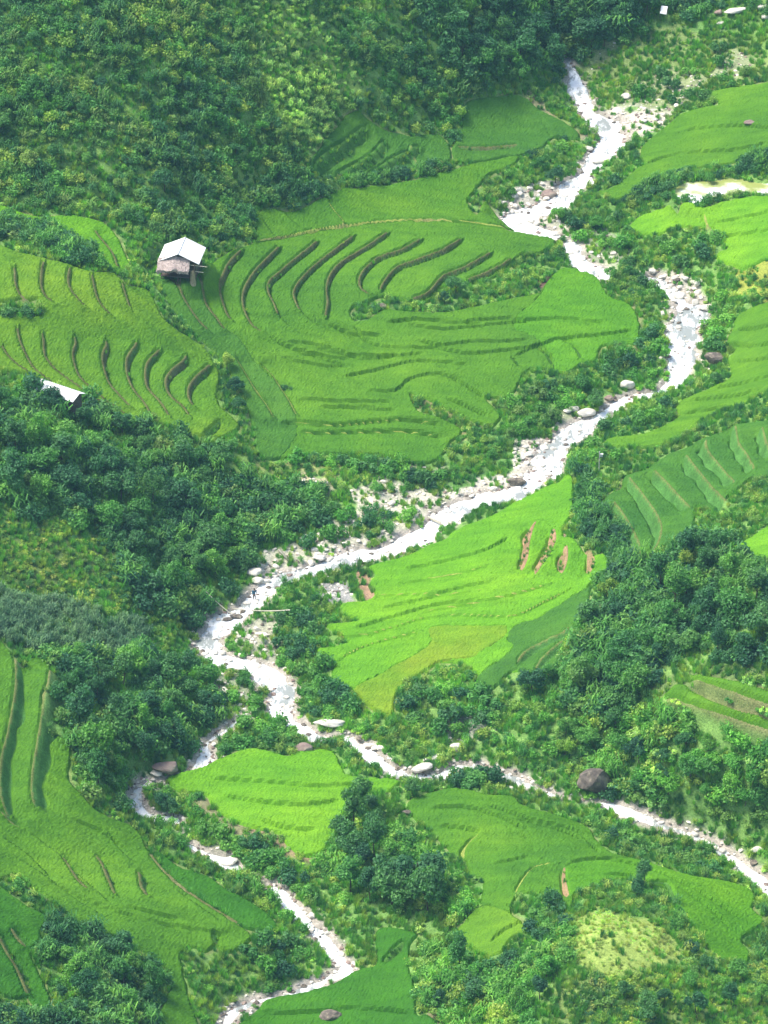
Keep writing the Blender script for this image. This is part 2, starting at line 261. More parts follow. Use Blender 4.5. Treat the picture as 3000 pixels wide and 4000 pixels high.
for s in ["640,1600 710,1690 770,1790 820,1890 830,1960", "740,1440 820,1540 900,1650 950,1740 962,1800 945,1880 900,1960", "900,1400 1000,1500 1080,1590 1160,1670", "1110,1290 1180,1380 1260,1480 1350,1590 1420,1659",
          "1250,1200 1262,1290 1350,1400 1450,1510", "1440,1110 1460,1230 1520,1310 1570,1420", "1610,1120 1640,1230 1690,1340"]:
    ris(T(2,1,s), RV, 1.2, .8, 'p')
for s in ["160,60 120,150 100,240 90,320 50,410", "260,110 275,200 230,290 180,370 130,450", "340,220 352,300 332,390 295,445", "470,250 522,320 512,390 475,450"]:
    ris(T(2,2,s), RV, 1.0, .8, 's')
for s in ["853,1266 930,1255 1010,1240 1060,1222", "800,1292 870,1290 960,1288 1060,1278", "703,1383 786,1376 853,1359 920,1338 1000,1332 1106,1336 1173,1306 1239,1272", "724,1438 753,1416 820,1390 920,1366", "900,1330 1000,1310 1100,1290 1200,1262"]:
    ris(pts(s), UV, .3, .1, 'y')
for s in ["1113,1448 1133,1416 1173,1393 1216,1373 1240,1350", "1153,1462 1170,1430 1200,1400 1230,1375"]: ris(pts(s), LV, .6, .6, 'p')
ris(T(2,2,"1140,1115 1250,1140 1400,1190 1600,1265 1740,1320"), UV, 1.1, .7, 'o'); ris(T(2,2,"975,1228 1100,1250 1300,1305 1500,1375 1740,1485"), UV, 1.1, .7, 'o')
ris(T(2,2,"1400,262 1500,295 1659,325 1740,345"), UV, 1., .8, 'g')
ris(pts("1045,1794 1020,1816 1003,1839 1003,1866"), RV, .5, .35, 'y'); ris(pts("1218,1872 1217,1902 1228,1950"), RV, .6, .25, 's')
ris(pts("1216,1868 1156,1879 1126,1912 1108,1948"), RV, .4, .35, 'y'); ris(pts("1106,1795 1153,1819 1160,1850"), RV, .4, .3, 'g')
ris(pts("1395,1915 1439,1909 1458,1945 1475,1970"), RV, .5, .4, 'g'); ris(pts("1226,1868 1273,1858 1339,1862 1439,1892 1523,1936 1606,1992"), UV, .3, .12, 'g')
ris(pts("1050,1740 1150,1775 1250,1800 1300,1850"), UV, .3, .12, 'g'); ris(pts("1150,1985 1090,2010 1050,2045"), UV, .3, .12, 'g')
ris(pts("35,1425 37,1480 31,1530 18,1600 5,1650 3,1720 15,1760 32,1784"), LV, 1.2, 1.0, 'p'); ris(pts("112,1450 104,1500 92,1560 82,1620 72,1680 72,1730 82,1762"), LV, 1.5, 1.5, 'p')
ris(pts("130,1840 153,1879 173,1909 205,1936"), LV, .5, .35, 'd'); ris(pts("198,1842 220,1866 233,1896 255,1946"), LV, .6, .4, 'd')
ris(pts("288,1878 303,1892 308,1922 328,1950"), LV, .7, .6, 'd'); ris(pts("320,1842 353,1885 400,1926 467,1970 530,2010"), LV, .8, .6, 'd')
ris(pts("100,1900 200,1950 300,1985 420,2010 500,2020"), LV, .3, .3, 'g'); ris(pts("460,2010 462,2030 468,2050"), LV, .5, .4, 'g'); ris(pts("-10,1750 20,1778 60,1800"), LV, .5, .5, 'p')
ris(pts("-10,2010 17,2066 40,2102 66,2165"), LV, 1.0, .7, 'd'); ris(pts("20,2000 37,2026 66,2056"), LV, .7, .5, 'd')
ris(pts("820,2092 846,2059 885,2026"), UV, .5, .6, 'g'); ris(pts("560,2185 650,2190 800,2180 900,2190"), UV, .3, .15, 'g')

for s in ["580,723 620,750 690,770 760,778", "603,690 650,725 720,745", "655,683 700,715 780,735", "703,697 750,718 830,728", "500,722 540,750 600,770"]: ris(pts(s), LV, .4, .12, 'g')
for s in ["230,1800 270,1850 300,1870", "60,1800 120,1845 180,1900 240,1960", "40,1860 110,1905 170,1950 230,1985", "150,1770 220,1800 280,1840", "380,1930 430,1965 480,2000", "260,1960 330,1975 400,1995", "0,1810 60,1850 110,1900"]:
    ris(pts(s), LV, .3, .12, 'g')
for s in ["920,1750 1000,1745 1080,1765 1150,1800", "940,1785 1000,1790 1050,1800", "1060,1870 1110,1860 1150,1850", "1300,1890 1400,1900", "1470,1920 1530,1960 1580,2010", "1110,1770 1200,1790 1270,1820"]: ris(pts(s), UV, .3, .12, 'g')
for s in ["680,755 760,770 840,772 920,765", "640,760 700,775 760,800", "960,860 1010,880 1060,905", "680,880 780,882 860,890", "900,735 1000,765 1080,760 1180,750", "1000,700 1100,690 1150,700", "830,700 900,692 980,700 1050,700"]: ris(pts(s), UV, .35, .12, 'g')
for s in ["760,1360 850,1335 940,1310 1050,1300", "870,1230 960,1215 1050,1190 1100,1160", "820,1315 900,1300 1000,1272 1080,1255", "450,1680 560,1690 680,1700 790,1695", "480,1720 570,1735 660,1740 740,1730", "560,1770 620,1790 690,1795"]: ris(pts(s), UV, .3, .12, 'g')
def sm(a, b, v): t = np.clip((v-a)/(b-a), 0, 1); return t*t*(3-2*t)
band = np.full(H.shape, 99., np.float32)      # distance outside riser bands
bkind = np.zeros(H.shape, np.int8); KI = dict(d=1, y=2, g=3, p=4, s=5, o=7)
dH = np.zeros(H.shape)
for P, hv, hh, wd, kd in RIS:
    P = catmull(unproj(P), False, 3); L = 3.2 if hh > .7 else 2.6
    sl_ = box(P, L+.5); x, y = GX[sl_], GY[sl_]
    seg = np.diff(P, axis=0); ln = np.hypot(seg[:, 0], seg[:, 1]); cum = np.concatenate([[0], np.cumsum(ln)]); tot = cum[-1]
    best = np.full(x.shape, 1e9); sg = np.zeros(x.shape); ss = np.zeros(x.shape); score = 0; end = np.zeros(x.shape, bool)
    for i in range(len(seg)):
        ex, ey = seg[i]; l2 = ln[i]**2+1e-9; nx_, ny_ = -ey/ln[i], ex/ln[i]; score += (nx_*hv[0]+ny_*hv[1])*ln[i]
        t0 = ((x-P[i, 0])*ex+(y-P[i, 1])*ey)/l2; t = np.clip(t0, 0, 1)
        qx, qy = x-P[i, 0]-t*ex, y-P[i, 1]-t*ey; d2 = qx*qx+qy*qy; m = d2 < best
        best = np.where(m, d2, best); sg = np.where(m, np.where(qx*nx_+qy*ny_ > 0, 1, -1), sg); ss = np.where(m, cum[i]+t*ln[i], ss)
        if i == 0: end = np.where(m, t0 < 0, end)
        elif i == len(seg)-1: end = np.where(m, t0 > 1, end)
        else: end = np.where(m, False, end)
    d = np.sqrt(best)*sg*(1 if score > 0 else -1)
    tp = min(1.3, tot*.3); tap = sm(0, tp, ss)*sm(0, tp, tot-ss); tap = np.where(end, 0, tap)
    wv = wd*(.6+.8*vnoise(x, y, 2.5, 5))*sm(0, min(3., tot*.4), ss)*sm(0, min(3., tot*.4), tot-ss)*(tap > 0)
    S_ = sm(-wd, 0.02, d)*2-1
    dH[sl_] += tap*hh*.5*S_*np.clip(1-np.abs(d+wd/2)/L, 0, 1)
    thin = kd in 'gy' and hh <= .4
    bw = .34 if kd == 'd' else (.26 if kd in 'ps' else .12)
    bd = np.abs(d+wv/2-bw/2)-(wv/2+bw/2*tap)+(1-tap)*.35
    if kd in 'dps': dH[sl_] += .24*tap*np.exp(-((d-.13)/.15)**2)
    if thin and kd == 'g': bd = bd+9; dH[sl_] -= .20*tap*(.4+.9*vnoise(x, y, 3.5, 55))*np.exp(-((d+.15)/.22)**2)
    if thin and kd == 'y': dH[sl_] += .36*tap*np.exp(-(d/.2)**2)
    m = bd < band[sl_]; band[sl_] = np.where(m, bd, band[sl_]); bkind[sl_] = np.where(m & (bd < .3), np.where((d > -.04) & (kd in 'dp'), 6 if kd == 'd' else 8, KI[kd]), bkind[sl_])
H += dH

edge = (vnoise(GX, GY, 1.1, 3)-.5)*.45+(vnoise(GX, GY, 3.3, 4)-.5)*.5
fsd = []
rice = np.full(H.shape, -99., np.float32)
for f in FIELDS:
    P = catmull(unproj(f['p']), True, 3); f['P'] = P
    sl_ = box(P, 6); s = sdf_poly(P, GX[sl_], GY[sl_])+edge[sl_]*.5
    f['sl'] = sl_; f['s'] = s
for f in FIELDS:
    s = f['s']
    for c in f.get('cut', []):
        g = FIELDS[c]; full = np.full(H.shape, -99., np.float32); full[g['sl']] = g['s']; s = np.minimum(s, -full[f['sl']]+.12+.5*vnoise(GX[f['sl']], GY[f['sl']], .5, 15))
    f['s'] = np.minimum(s, band[f['sl']])
    rice[f['sl']] = np.maximum(rice[f['sl']], f['s'])
outer = np.full(H.shape, -99., np.float32)
for f in FIELDS: outer[f['sl']] = np.maximum(outer[f['sl']], np.where(f['s'] > -2, sdf_poly(f['P'], GX[f['sl']], GY[f['sl']]), -99))

# ------------------------------------------------------------------ stream
MAIN = """1225,120,.5 1238,165,.7 1243,185,1.1 1250,205,1.4 1262,225,1.6 1280,245,2.1 1302,265,2.9 1315,285,2.9 1312,310,2.6 1303,330,2.3 1280,355,1.8 1255,380,1.9 1235,405,2.2 1212,425,2.2 1180,440,2.3
1140,455,2.6 1118,466,2.2 1130,482,2.0 1160,495,1.6 1203,506,1.0 1222,513,-.6 1235,524,1.2 1240,545,1.2 1250,565,1.5 1280,580,1.9 1302,590,1.4 1322,588,-.5 1350,585,-1. 1392,588,-.7 1412,597,1.0 1432,612,1.3 1455,632,1.6 1480,655,2.5 1492,680,3.0
1482,710,2.8 1478,740,2.5 1475,770,2.5 1470,800,2.4 1452,822,1.4 1430,838,.9 1400,850,1.0 1360,858,1.2 1335,870,1.3 1310,888,1.2 1285,903,1.1 1265,914,1.8 1240,928,2.0 1220,945,1.9 1200,965,2.0 1182,985,2.0
1170,1010,2.3 1155,1035,2.4 1120,1055,2.1 1080,1070,2.2 1030,1082,2.3 990,1095,2.0 955,1115,2.0 930,1140,2.0 890,1165,1.9 850,1182,1.8 800,1191,1.8 750,1202,1.8 700,1218,1.8 640,1238,1.9 590,1252,1.8
570,1270,1.7 550,1290,1.7 530,1312,1.9 500,1332,2.0 470,1352,1.8 450,1375,1.5 455,1395,1.9 475,1413,2.0 520,1426,1.4 560,1440,1.4 582,1457,1.8 600,1480,2.0 607,1510,2.0 614,1540,1.4 632,1562,1.4
660,1580,1.2 690,1589,.9 725,1590,.5 755,1592,1.1 775,1610,1.5 800,1630,1.5 830,1652,1.2 850,1664,1.1 880,1674,.9 930,1672,1.0 955,1670,1.4 982,1656,1.4 1010,1650,.9 1060,1656,.4 1100,1675,.8 1140,1692,1.1
1170,1702,.6 1210,1716,.0 1260,1724,-.4 1310,1732,.5 1340,1743,.9 1380,1754,.9 1420,1774,.55 1460,1787,.35 1490,1797,.4 1540,1820,.5 1570,1842,.7 1600,1867,.8 1630,1892,.9 1655,1916,.9 1700,1950,.9"""
BR = """520,1545,.3 490,1570,.6 460,1588,.6 442,1605,1.0 446,1630,1.6 432,1648,1.1 395,1668,-1.2 330,1688,.6 303,1697,.9 294,1716,1.1 302,1742,1.1 330,1762,1.0 378,1772,.9 397,1798,-1.0 415,1823,.8 440,1835,1.1
480,1851,1.3 503,1866,1.0 525,1880,-.2 558,1890,-.3 590,1912,.8 610,1930,1.3 627,1948,1.3 642,1967,1.2 662,1987,1.3 690,2015,1.5 715,2045,1.5 738,2070,1.6 748,2088,1.4 722,2104,1.2 690,2120,1.2 660,2132,1.0
600,2152,.7 545,2165,.8 500,2190,.8 480,2240,.8"""
def stream(s, wf):
    P = np.array([[float(v) for v in t.split(',')] for t in s.split()]); xy = unproj(P[:, :2]); Z = hbase(xy[:, 0], xy[:, 1])
    for _ in range(4): Z[1:-1] = (Z[:-2]+2*Z[1:-1]+Z[2:])/4
    return catmull(np.column_stack([xy, P[:, 2]*wf, Z]), False, 3)
wsd = np.full(H.shape, -99.); wz = np.zeros(H.shape)
streams = [stream(MAIN, .75), stream(BR, .52)]
wsrc = []
for P in streams:
    sl_ = box(P, 9); x, y = GX[sl_], GY[sl_]; best = np.full(x.shape, -99.); zz = np.zeros(x.shape); wloc = np.zeros(x.shape)
    num = np.zeros(x.shape); den = np.zeros(x.shape)
    for i in range(len(P)-1):
        a, b = P[i], P[i+1]; ex, ey = b[0]-a[0], b[1]-a[1]; l2 = ex*ex+ey*ey+1e-9
        xm = (x > min(a[0], b[0])-12) & (x < max(a[0], b[0])+12) & (y > min(a[1], b[1])-12) & (y < max(a[1], b[1])+12)
        if not xm.any(): continue
        xs, ys = x[xm], y[xm]
        t = np.clip(((xs-a[0])*ex+(ys-a[1])*ey)/l2, 0, 1)
        dd = np.hypot(xs-a[0]-t*ex, ys-a[1]-t*ey); v = a[2]+(b[2]-a[2])*t-dd
        bb = best[xm]; best[xm] = np.maximum(bb, v); wl_ = wloc[xm]; wloc[xm] = np.where(v > bb, np.maximum(a[2]+(b[2]-a[2])*t, 0), wl_)
        wgt = np.exp(-dd*1.5)+1e-9; z_ = a[3]+(b[3]-a[3])*t
        num[xm] += wgt*z_; den[xm] += wgt
    zz = num/np.maximum(den, 1e-9)
    s = best+((vnoise(x, y, 2.6, 31)-.5)*1.9+(vnoise(x, y, .8, 32)-.5)*.8)*np.clip(wloc/1.7, .15, 1)
    m = s > wsd[sl_]; wsd[sl_] = np.where(m, s, wsd[sl_]); wz[sl_] = np.where(m, zz, wz[sl_]); wsrc.append((sl_, s, zz))
# micro relief outside the rice and the water
rough = ((fbm(GX, GY, 7, 40)-.5)*1.1+(vnoise(GX, GY, 1.2, 44)-.5)*.28+(vnoise(GX, GY, .5, 45)-.5)*.12)
H += rough*sm(.1, -1.2, outer)+(vnoise(GX, GY, .6, 47)-.5)*.12*(rice < 0)
wl = wz-.45
cut = sm(-2.6, -.1, wsd); near = wsd > -6
bank = wl+.25+rough*.3
H = np.where(near, H*(1-cut)+np.minimum(H, bank)*cut, H)
H = np.where(wsd > -.3, np.minimum(H, wl-.25*sm(-.25, .5, wsd)+.06), H)

# pond
PONDP = catmull(unproj(T(2,0,"1085,1345 1060,1290 1150,1210 1300,1170 1420,1140 1659,1130 1740,1130 1740,1225 1560,1225 1400,1270 1280,1300 1220,1345 1130,1350")), True, 3)
slp = box(PONDP, 4); psd = sdf_poly(PONDP, GX[slp], GY[slp])+edge[slp]
pz = float(np.median(H[slp][psd > .3]))
PLV = pz-.1
# pond level follows the ground gently (two stepped sheets would be flooded paddies)
base_p = bil(HC, gcx[0], gcy[0], CS, CS, GX[slp], GY[slp])
H[slp] = np.where(psd > -.4, PLV-.12, H[slp]*(1-sm(-3.5, -.4, psd))+(PLV+.25)*sm(-3.5, -.4, psd))
# hut platform
HUT = unproj([(392, 587)])[0]
dh = np.hypot(GX-HUT[0], (GY-HUT[1])); HUTZ = float(bil(H, X0, Y0, DX, DY, HUT[0], HUT[1]))
H = H*(1-sm(5.5, 3.6, dh))+HUTZ*sm(5.5, 3.6, dh)
def hz(x, y): return bil(H, X0, Y0, DX, DY, np.asarray(x, float), np.asarray(y, float))
def smp(G, x, y):
    i = np.clip(((np.asarray(x)-X0)/DX).round().astype(int), 0, NX-1); j = np.clip(((np.asarray(y)-Y0)/DY).round().astype(int), 0, NY-1); return G[j, i]
def at(px, py):
    p = unproj([(px, py)])[0]; return Vector((p[0], p[1], float(hz(p[0], p[1]))))

# ------------------------------------------------------------------ materials
def newmat(name):
    m = bpy.data.materials.new(name); m.use_nodes = True; n_ = m.node_tree; n_.nodes.clear()
    return m, n_, n_.nodes.new('ShaderNodeOutputMaterial')
def nd(t, typ, **kw):
    o = t.nodes.new(typ)
    for k, v in kw.items(): setattr(o, k, v)
    return o
def mixc(t, fac, a, b, mode='MIX'):
    m = nd(t, 'ShaderNodeMix', data_type='RGBA', blend_type=mode)
    for s_, v in ((m.inputs[0], fac), (m.inputs[6], a), (m.inputs[7], b)):
        if hasattr(v, 'is_output'): t.links.new(v, s_)
        elif isinstance(v, tuple): s_.default_value = (*v, 1)
        else: s_.default_value = v
    return m.outputs[2]
def noise(t, scale, detail=3, rough_=.6, vec=None):
    g = nd(t, 'ShaderNodeTexNoise'); g.inputs['Scale'].default_value = scale; g.inputs['Detail'].default_value = detail; g.inputs['Roughness'].default_value = rough_
    if vec is not None: t.links.new(vec, g.inputs['Vector'])
    return g.outputs['Fac']
def ramp(t, fac, stops):
    r = nd(t, 'ShaderNodeValToRGB'); t.links.new(fac, r.inputs[0]); e = r.color_ramp.elements
    while len(e) < len(stops): e.new(.5)
    for k, (p_, c) in enumerate(stops): e[k].position = p_; e[k].color = (*c, 1) if len(c) == 3 else c
    return r.outputs[0]
def pos(t): return nd(t, 'ShaderNodeNewGeometry').outputs['Position']

def leafmat(name, cols, trans=.4, vary=.35):
    m, t, out = newmat(name)
    oi = nd(t, 'ShaderNodeObjectInfo'); g = nd(t, 'ShaderNodeNewGeometry'); p = g.outputs['Position']
    n1 = noise(t, .09, 2, .5, p)
    a = nd(t, 'ShaderNodeMath', operation='ADD'); a.use_clamp = True
    s1 = nd(t, 'ShaderNodeMath', operation='MULTIPLY_ADD'); t.links.new(n1, s1.inputs[0]); s1.inputs[1].default_value = 1.6; s1.inputs[2].default_value = -.8
    t.links.new(oi.outputs['Random'], a.inputs[0]); t.links.new(s1.outputs[0], a.inputs[1])
    k = len(cols); c = ramp(t, a.outputs[0], [(i/(k-1), cc) for i, cc in enumerate(cols)])
    isl = ramp(t, g.outputs['Random Per Island'], [(0, (1-vary,)*3), (.5, (1, 1, 1)), (1, (1+vary*1.1, 1+vary*1.0, 1+vary*.5))])
    c = mixc(t, 1.0, c, isl, 'MULTIPLY'); c = mixc(t, 1.0, c, ramp(t, noise(t, .16, 3, .6, p), [(.35, (.72, .78, .85)), (.65, (1.25, 1.2, 1.05))]), 'MULTIPLY')
    bs = nd(t, 'ShaderNodeBsdfPrincipled'); t.links.new(c, bs.inputs['Base Color']); bs.inputs['Roughness'].default_value = .62
    bs.inputs['Specular IOR Level'].default_value = .35
    tr = nd(t, 'ShaderNodeBsdfTranslucent'); t.links.new(mixc(t, 1., c, (1.1, 1.3, .6), 'MULTIPLY'), tr.inputs[0])
    mx = nd(t, 'ShaderNodeMixShader'); mx.inputs[0].default_value = trans
    t.links.new(bs.outputs[0], mx.inputs[1]); t.links.new(tr.outputs[0], mx.inputs[2]); t.links.new(mx.outputs[0], out.inputs[0])
    return m
LM = dict(
 olive=leafmat("olive_leaves", [(.065,.205,.085), (.10,.27,.09), (.16,.34,.085), (.23,.35,.10)]),
 dark=leafmat("dark_leaves", [(.042,.150,.078), (.072,.215,.090), (.115,.28,.085)]),
 mid=leafmat("mid_leaves", [(.08,.25,.075), (.125,.34,.075), (.18,.40,.08)]),
 pale=leafmat("pale_green_leaves", [(.38,.62,.20), (.46,.68,.20), (.54,.70,.18)]),
 light=leafmat("light_leaves", [(.20,.38,.09), (.27,.44,.09), (.36,.48,.10)]),
 blue=leafmat("grey_green_leaves", [(.12,.25,.14), (.16,.30,.16), (.21,.35,.18)]),
 yel=leafmat("yellow_green_leaves", [(.24,.42,.06), (.33,.46,.08), (.42,.46,.13)]),
 fresh=leafmat("fresh_green_leaves", [(.11,.34,.065), (.16,.42,.07), (.22,.48,.08)]),
)
def ricemat(name, a, b, c):
    m, t, out = newmat(name); p = pos(t)
    mp = nd(t, 'ShaderNodeMapping'); mp.inputs['Scale'].default_value = (.45, 1.3, .6); t.links.new(p, mp.inputs[0])
    n1 = noise(t, .07, 3, .6, p); n2 = noise(t, .55, 4, .6, mp.outputs[0]); n3 = noise(t, 6.0, 2, .7, p)
    c1 = ramp(t, n1, [(.32, a), (.5, b), (.68, c)])
    c2 = mixc(t, 1., c1, ramp(t, n2, [(.3, (.70, .76, .66)), (.7, (1.12, 1.06, 1.0))]), 'MULTIPLY')
    c3 = mixc(t, 1., c2, ramp(t, n3, [(.3, (.72, .74, .72)), (.7, (1.28, 1.22, 1.2))]), 'MULTIPLY')
    bs = nd(t, 'ShaderNodeBsdfPrincipled'); t.links.new(c3, bs.inputs['Base Color']); bs.inputs['Roughness'].default_value = .75; bs.inputs['Specular IOR Level'].default_value = .2
    bp = nd(t, 'ShaderNodeBump'); bp.inputs['Strength'].default_value = .5; bp.inputs['Distance'].default_value = .15
    t.links.new(n3, bp.inputs['Height']); t.links.new(bp.outputs[0], bs.inputs['Normal']); t.links.new(bs.outputs[0], out.inputs[0])
    return m
RM = dict(
 mid=ricemat("rice_mid_green", (0.052,0.167,0.0062), (0.069,0.200,0.0062), (0.094,0.233,0.0072)),
 midb=ricemat("rice_green", (0.046,0.161,0.0074), (0.064,0.194,0.0063), (0.093,0.230,0.0068)),
 bright=ricemat("rice_bright_green", (0.054,0.199,0.0054), (0.074,0.235,0.0054), (0.101,0.268,0.0065)),
 yel=ricemat("rice_yellow_green", (0.072,0.204,0.0075), (0.098,0.235,0.0081), (0.135,0.268,0.0086)),
 lime=ricemat("rice_lime_green", (0.081,0.257,0.0072), (0.106,0.297,0.0072), (0.140,0.333,0.0086)),
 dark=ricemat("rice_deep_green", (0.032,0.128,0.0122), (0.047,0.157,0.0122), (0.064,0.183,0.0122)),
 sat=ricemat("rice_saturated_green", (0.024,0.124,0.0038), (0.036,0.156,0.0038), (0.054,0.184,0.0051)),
 ripe=ricemat("rice_ripening", (0.092,0.251,0.0070), (0.132,0.264,0.0084), (0.185,0.277,0.0127)),
)
# ground: colours per vertex are the soil, grass or gravel that lies there
m, t, out = newmat("ground_cover"); GM = m
vc = nd(t, 'ShaderNodeVertexColor'); vc.layer_name = 'cover'; p = pos(t)
n1 = noise(t, .5, 4, .65, p); n3 = noise(t, 4.5, 3, .7, p)
c = mixc(t, 1., vc.outputs[0], ramp(t, n1, [(.3, (.7, .72, .7)), (.7, (1.3, 1.25, 1.3))]), 'MULTIPLY')
c = mixc(t, 1., c, ramp(t, n3, [(.3, (.6, .62, .6)), (.7, (1.4, 1.35, 1.35))]), 'MULTIPLY')
bs = nd(t, 'ShaderNodeBsdfPrincipled'); t.links.new(c, bs.inputs['Base Color']); bs.inputs['Roughness'].default_value = .9; bs.inputs['Specular IOR Level'].default_value = .1
bp = nd(t, 'ShaderNodeBump'); bp.inputs['Strength'].default_value = .7; bp.inputs['Distance'].default_value = .2; t.links.new(n3, bp.inputs['Height']); t.links.new(bp.outputs[0], bs.inputs['Normal'])
t.links.new(bs.outputs[0], out.inputs[0])

m, t, out = newmat("white_water"); WM = m
p = pos(t); mp = nd(t, 'ShaderNodeMapping'); mp.inputs['Scale'].default_value = (.9, .35, 1); t.links.new(p, mp.inputs[0])
n1 = noise(t, 1.3, 5, .7, mp.outputs[0]); n2 = noise(t, .16, 2, .5, p); n3 = noise(t, 6, 3, .6, p)
ad = nd(t, 'ShaderNodeMath', operation='ADD'); t.links.new(n1, ad.inputs[0]); t.links.new(n2, ad.inputs[1])
f = ramp(t, ad.outputs[0], [(.86, (0, 0, 0)), (1.0, (1, 1, 1))])
c = mixc(t, f, (.27, .29, .27), (.84, .85, .85))  # white stands for foam and for sky reflection painted into the colour
bs = nd(t, 'ShaderNodeBsdfPrincipled'); t.links.new(c, bs.inputs['Base Color']); bs.inputs['Roughness'].default_value = .25; bs.inputs['Specular IOR Level'].default_value = .8
bp = nd(t, 'ShaderNodeBump'); bp.inputs['Strength'].default_value = .6; bp.inputs['Distance'].default_value = .12; t.links.new(n3, bp.inputs['Height']); t.links.new(bp.outputs[0], bs.inputs['Normal'])
t.links.new(bs.outputs[0], out.inputs[0])
m, t, out = newmat("pond_water"); PM = m
p = pos(t); n1 = noise(t, .35, 3, .5, p)
c = ramp(t, n1, [(.45, (.30, .34, .10)), (.56, (.55, .58, .36)), (.6, (.85, .86, .84))])  # white patches are the bright sky's reflection painted into the water colour
bs = nd(t, 'ShaderNodeBsdfPrincipled'); t.links.new(c, bs.inputs['Base Color']); bs.inputs['Roughness'].default_value = .08
t.links.new(bs.outputs[0], out.inputs[0])

def simplemat(name, cols, scale=3., rough_=.8, bump=.3, metal=0):
    m, t, out = newmat(name); tc = nd(t, 'ShaderNodeTexCoord'); oi = nd(t, 'ShaderNodeObjectInfo')
    n1 = noise(t, scale, 4, .65, tc.outputs['Object'])
    c = ramp(t, n1, [(.3+.4*i/(len(cols)-1), cc) for i, cc in enumerate(cols)])
    c = mixc(t, 1., c, ramp(t, oi.outputs['Random'], [(0, (.8, .8, .8)), (1, (1.15, 1.13, 1.1))]), 'MULTIPLY')
    bs = nd(t, 'ShaderNodeBsdfPrincipled'); t.links.new(c, bs.inputs['Base Color']); bs.inputs['Roughness'].default_value = rough_; bs.inputs['Metallic'].default_value = metal
    if bump:
        bp = nd(t, 'ShaderNodeBump'); bp.inputs['Strength'].default_value = bump; bp.inputs['Distance'].default_value = .1; t.links.new(n1, bp.inputs['Height']); t.links.new(bp.outputs[0], bs.inputs['Normal'])
    t.links.new(bs.outputs[0], out.inputs[0]); return m
ROCK = simplemat("pale_rock", [(.55,.51,.43), (.60,.56,.48), (.74,.70,.62)], 1.6)
ROCKD = simplemat("dark_rock", [(.06,.05,.042), (.14,.115,.09), (.33,.28,.20)], 4.5, bump=.9)
ROCKB = simplemat("brown_rock", [(.16,.11,.095), (.25,.18,.15), (.36,.30,.22)], 1.3, bump=.5)
BARK = simplemat("bark", [(.06,.045,.03), (.12,.09,.06)], 4)
WHITE = simplemat("white_roof_sheet", [(.66,.66,.65), (.86,.86,.87)], .8, .45, .05)
THATCH = simplemat("grey_thatch", [(.26,.20,.18), (.42,.34,.31), (.56,.47,.43)], 3.5, .95, .8)
WOOD = simplemat("weathered_wood", [(.07,.055,.045), (.16,.12,.09)], 5)
STRAW = simplemat("straw", [(.30,.24,.14), (.50,.42,.27)], 6, .95, .6)
BAMBOO = simplemat("dry_bamboo", [(.42,.39,.30), (.62,.58,.46)], 5)
CONC = simplemat("pale_concrete", [(.45,.44,.42), (.60,.59,.56)], 5)
BLUE = simplemat("blue_jacket", [(.02,.10,.17), (.03,.16,.25)], 6)
NAVY = simplemat("dark_trousers", [(.012,.014,.03), (.02,.022,.04)], 6)
SKIN = simplemat("skin", [(.35,.20,.13), (.40,.24,.16)], 6); HAIR = simplemat("black_hair", [(.01,.01,.01), (.02,.018,.015)], 6)

# ------------------------------------------------------------------ mesh helpers
def fmesh(name, V, F, mats, smooth=False):
    me = bpy.data.meshes.new(name); V = np.asarray(V, np.float32); F = np.asarray(F, np.int32)
    k = F.shape[1]; me.vertices.add(len(V)); me.vertices.foreach_set('co', V.ravel())
    me.loops.add(F.size); me.loops.foreach_set('vertex_index', F.ravel()); me.polygons.add(len(F))
    me.polygons.foreach_set('loop_start', np.arange(0, F.size, k, dtype=np.int32))
    me.update(calc_edges=True)
    me.polygons.foreach_set('use_smooth', np.full(len(F), smooth))
    me.materials.append(mats); me.validate(); return me
def link(name, me, label=None, cat=None, group=None, kind=None, parent=None, loc=None, rot=None, scale=None):
    o = bpy.data.objects.new(name, me); COL.objects.link(o)
    if parent is not None: o.parent = parent
    if loc is not None: o.location = loc
    if rot is not None: o.rotation_euler = rot
    if scale is not None: o.scale = scale if hasattr(scale, '__len__') else (scale,)*3
    if label: o['label'] = label
    if cat: o['category'] = cat
    if group: o['group'] = group
    if kind: o['kind'] = kind
    return o
def sheet(name, sl_, keep, Z, mat, smooth=True):
    j0, i0 = sl_[0].start, sl_[1].start; nj, ni = keep.shape
    fk = keep[:-1, :-1] | keep[1:, :-1] | keep[:-1, 1:] | keep[1:, 1:]
    J, I = np.nonzero(fk); used = np.zeros(keep.shape, bool)
    for a, b in ((0, 0), (1, 0), (0, 1), (1, 1)): used[J+a, I+b] = True
    idx = np.full(keep.shape, -1); idx[used] = np.arange(used.sum())
    V = np.column_stack([GX[sl_][used], GY[sl_][used], Z[used]])
    F = np.column_stack([idx[J, I], idx[J, I+1], idx[J+1, I+1], idx[J+1, I]])
    return fmesh(name, V, F, mat, smooth)

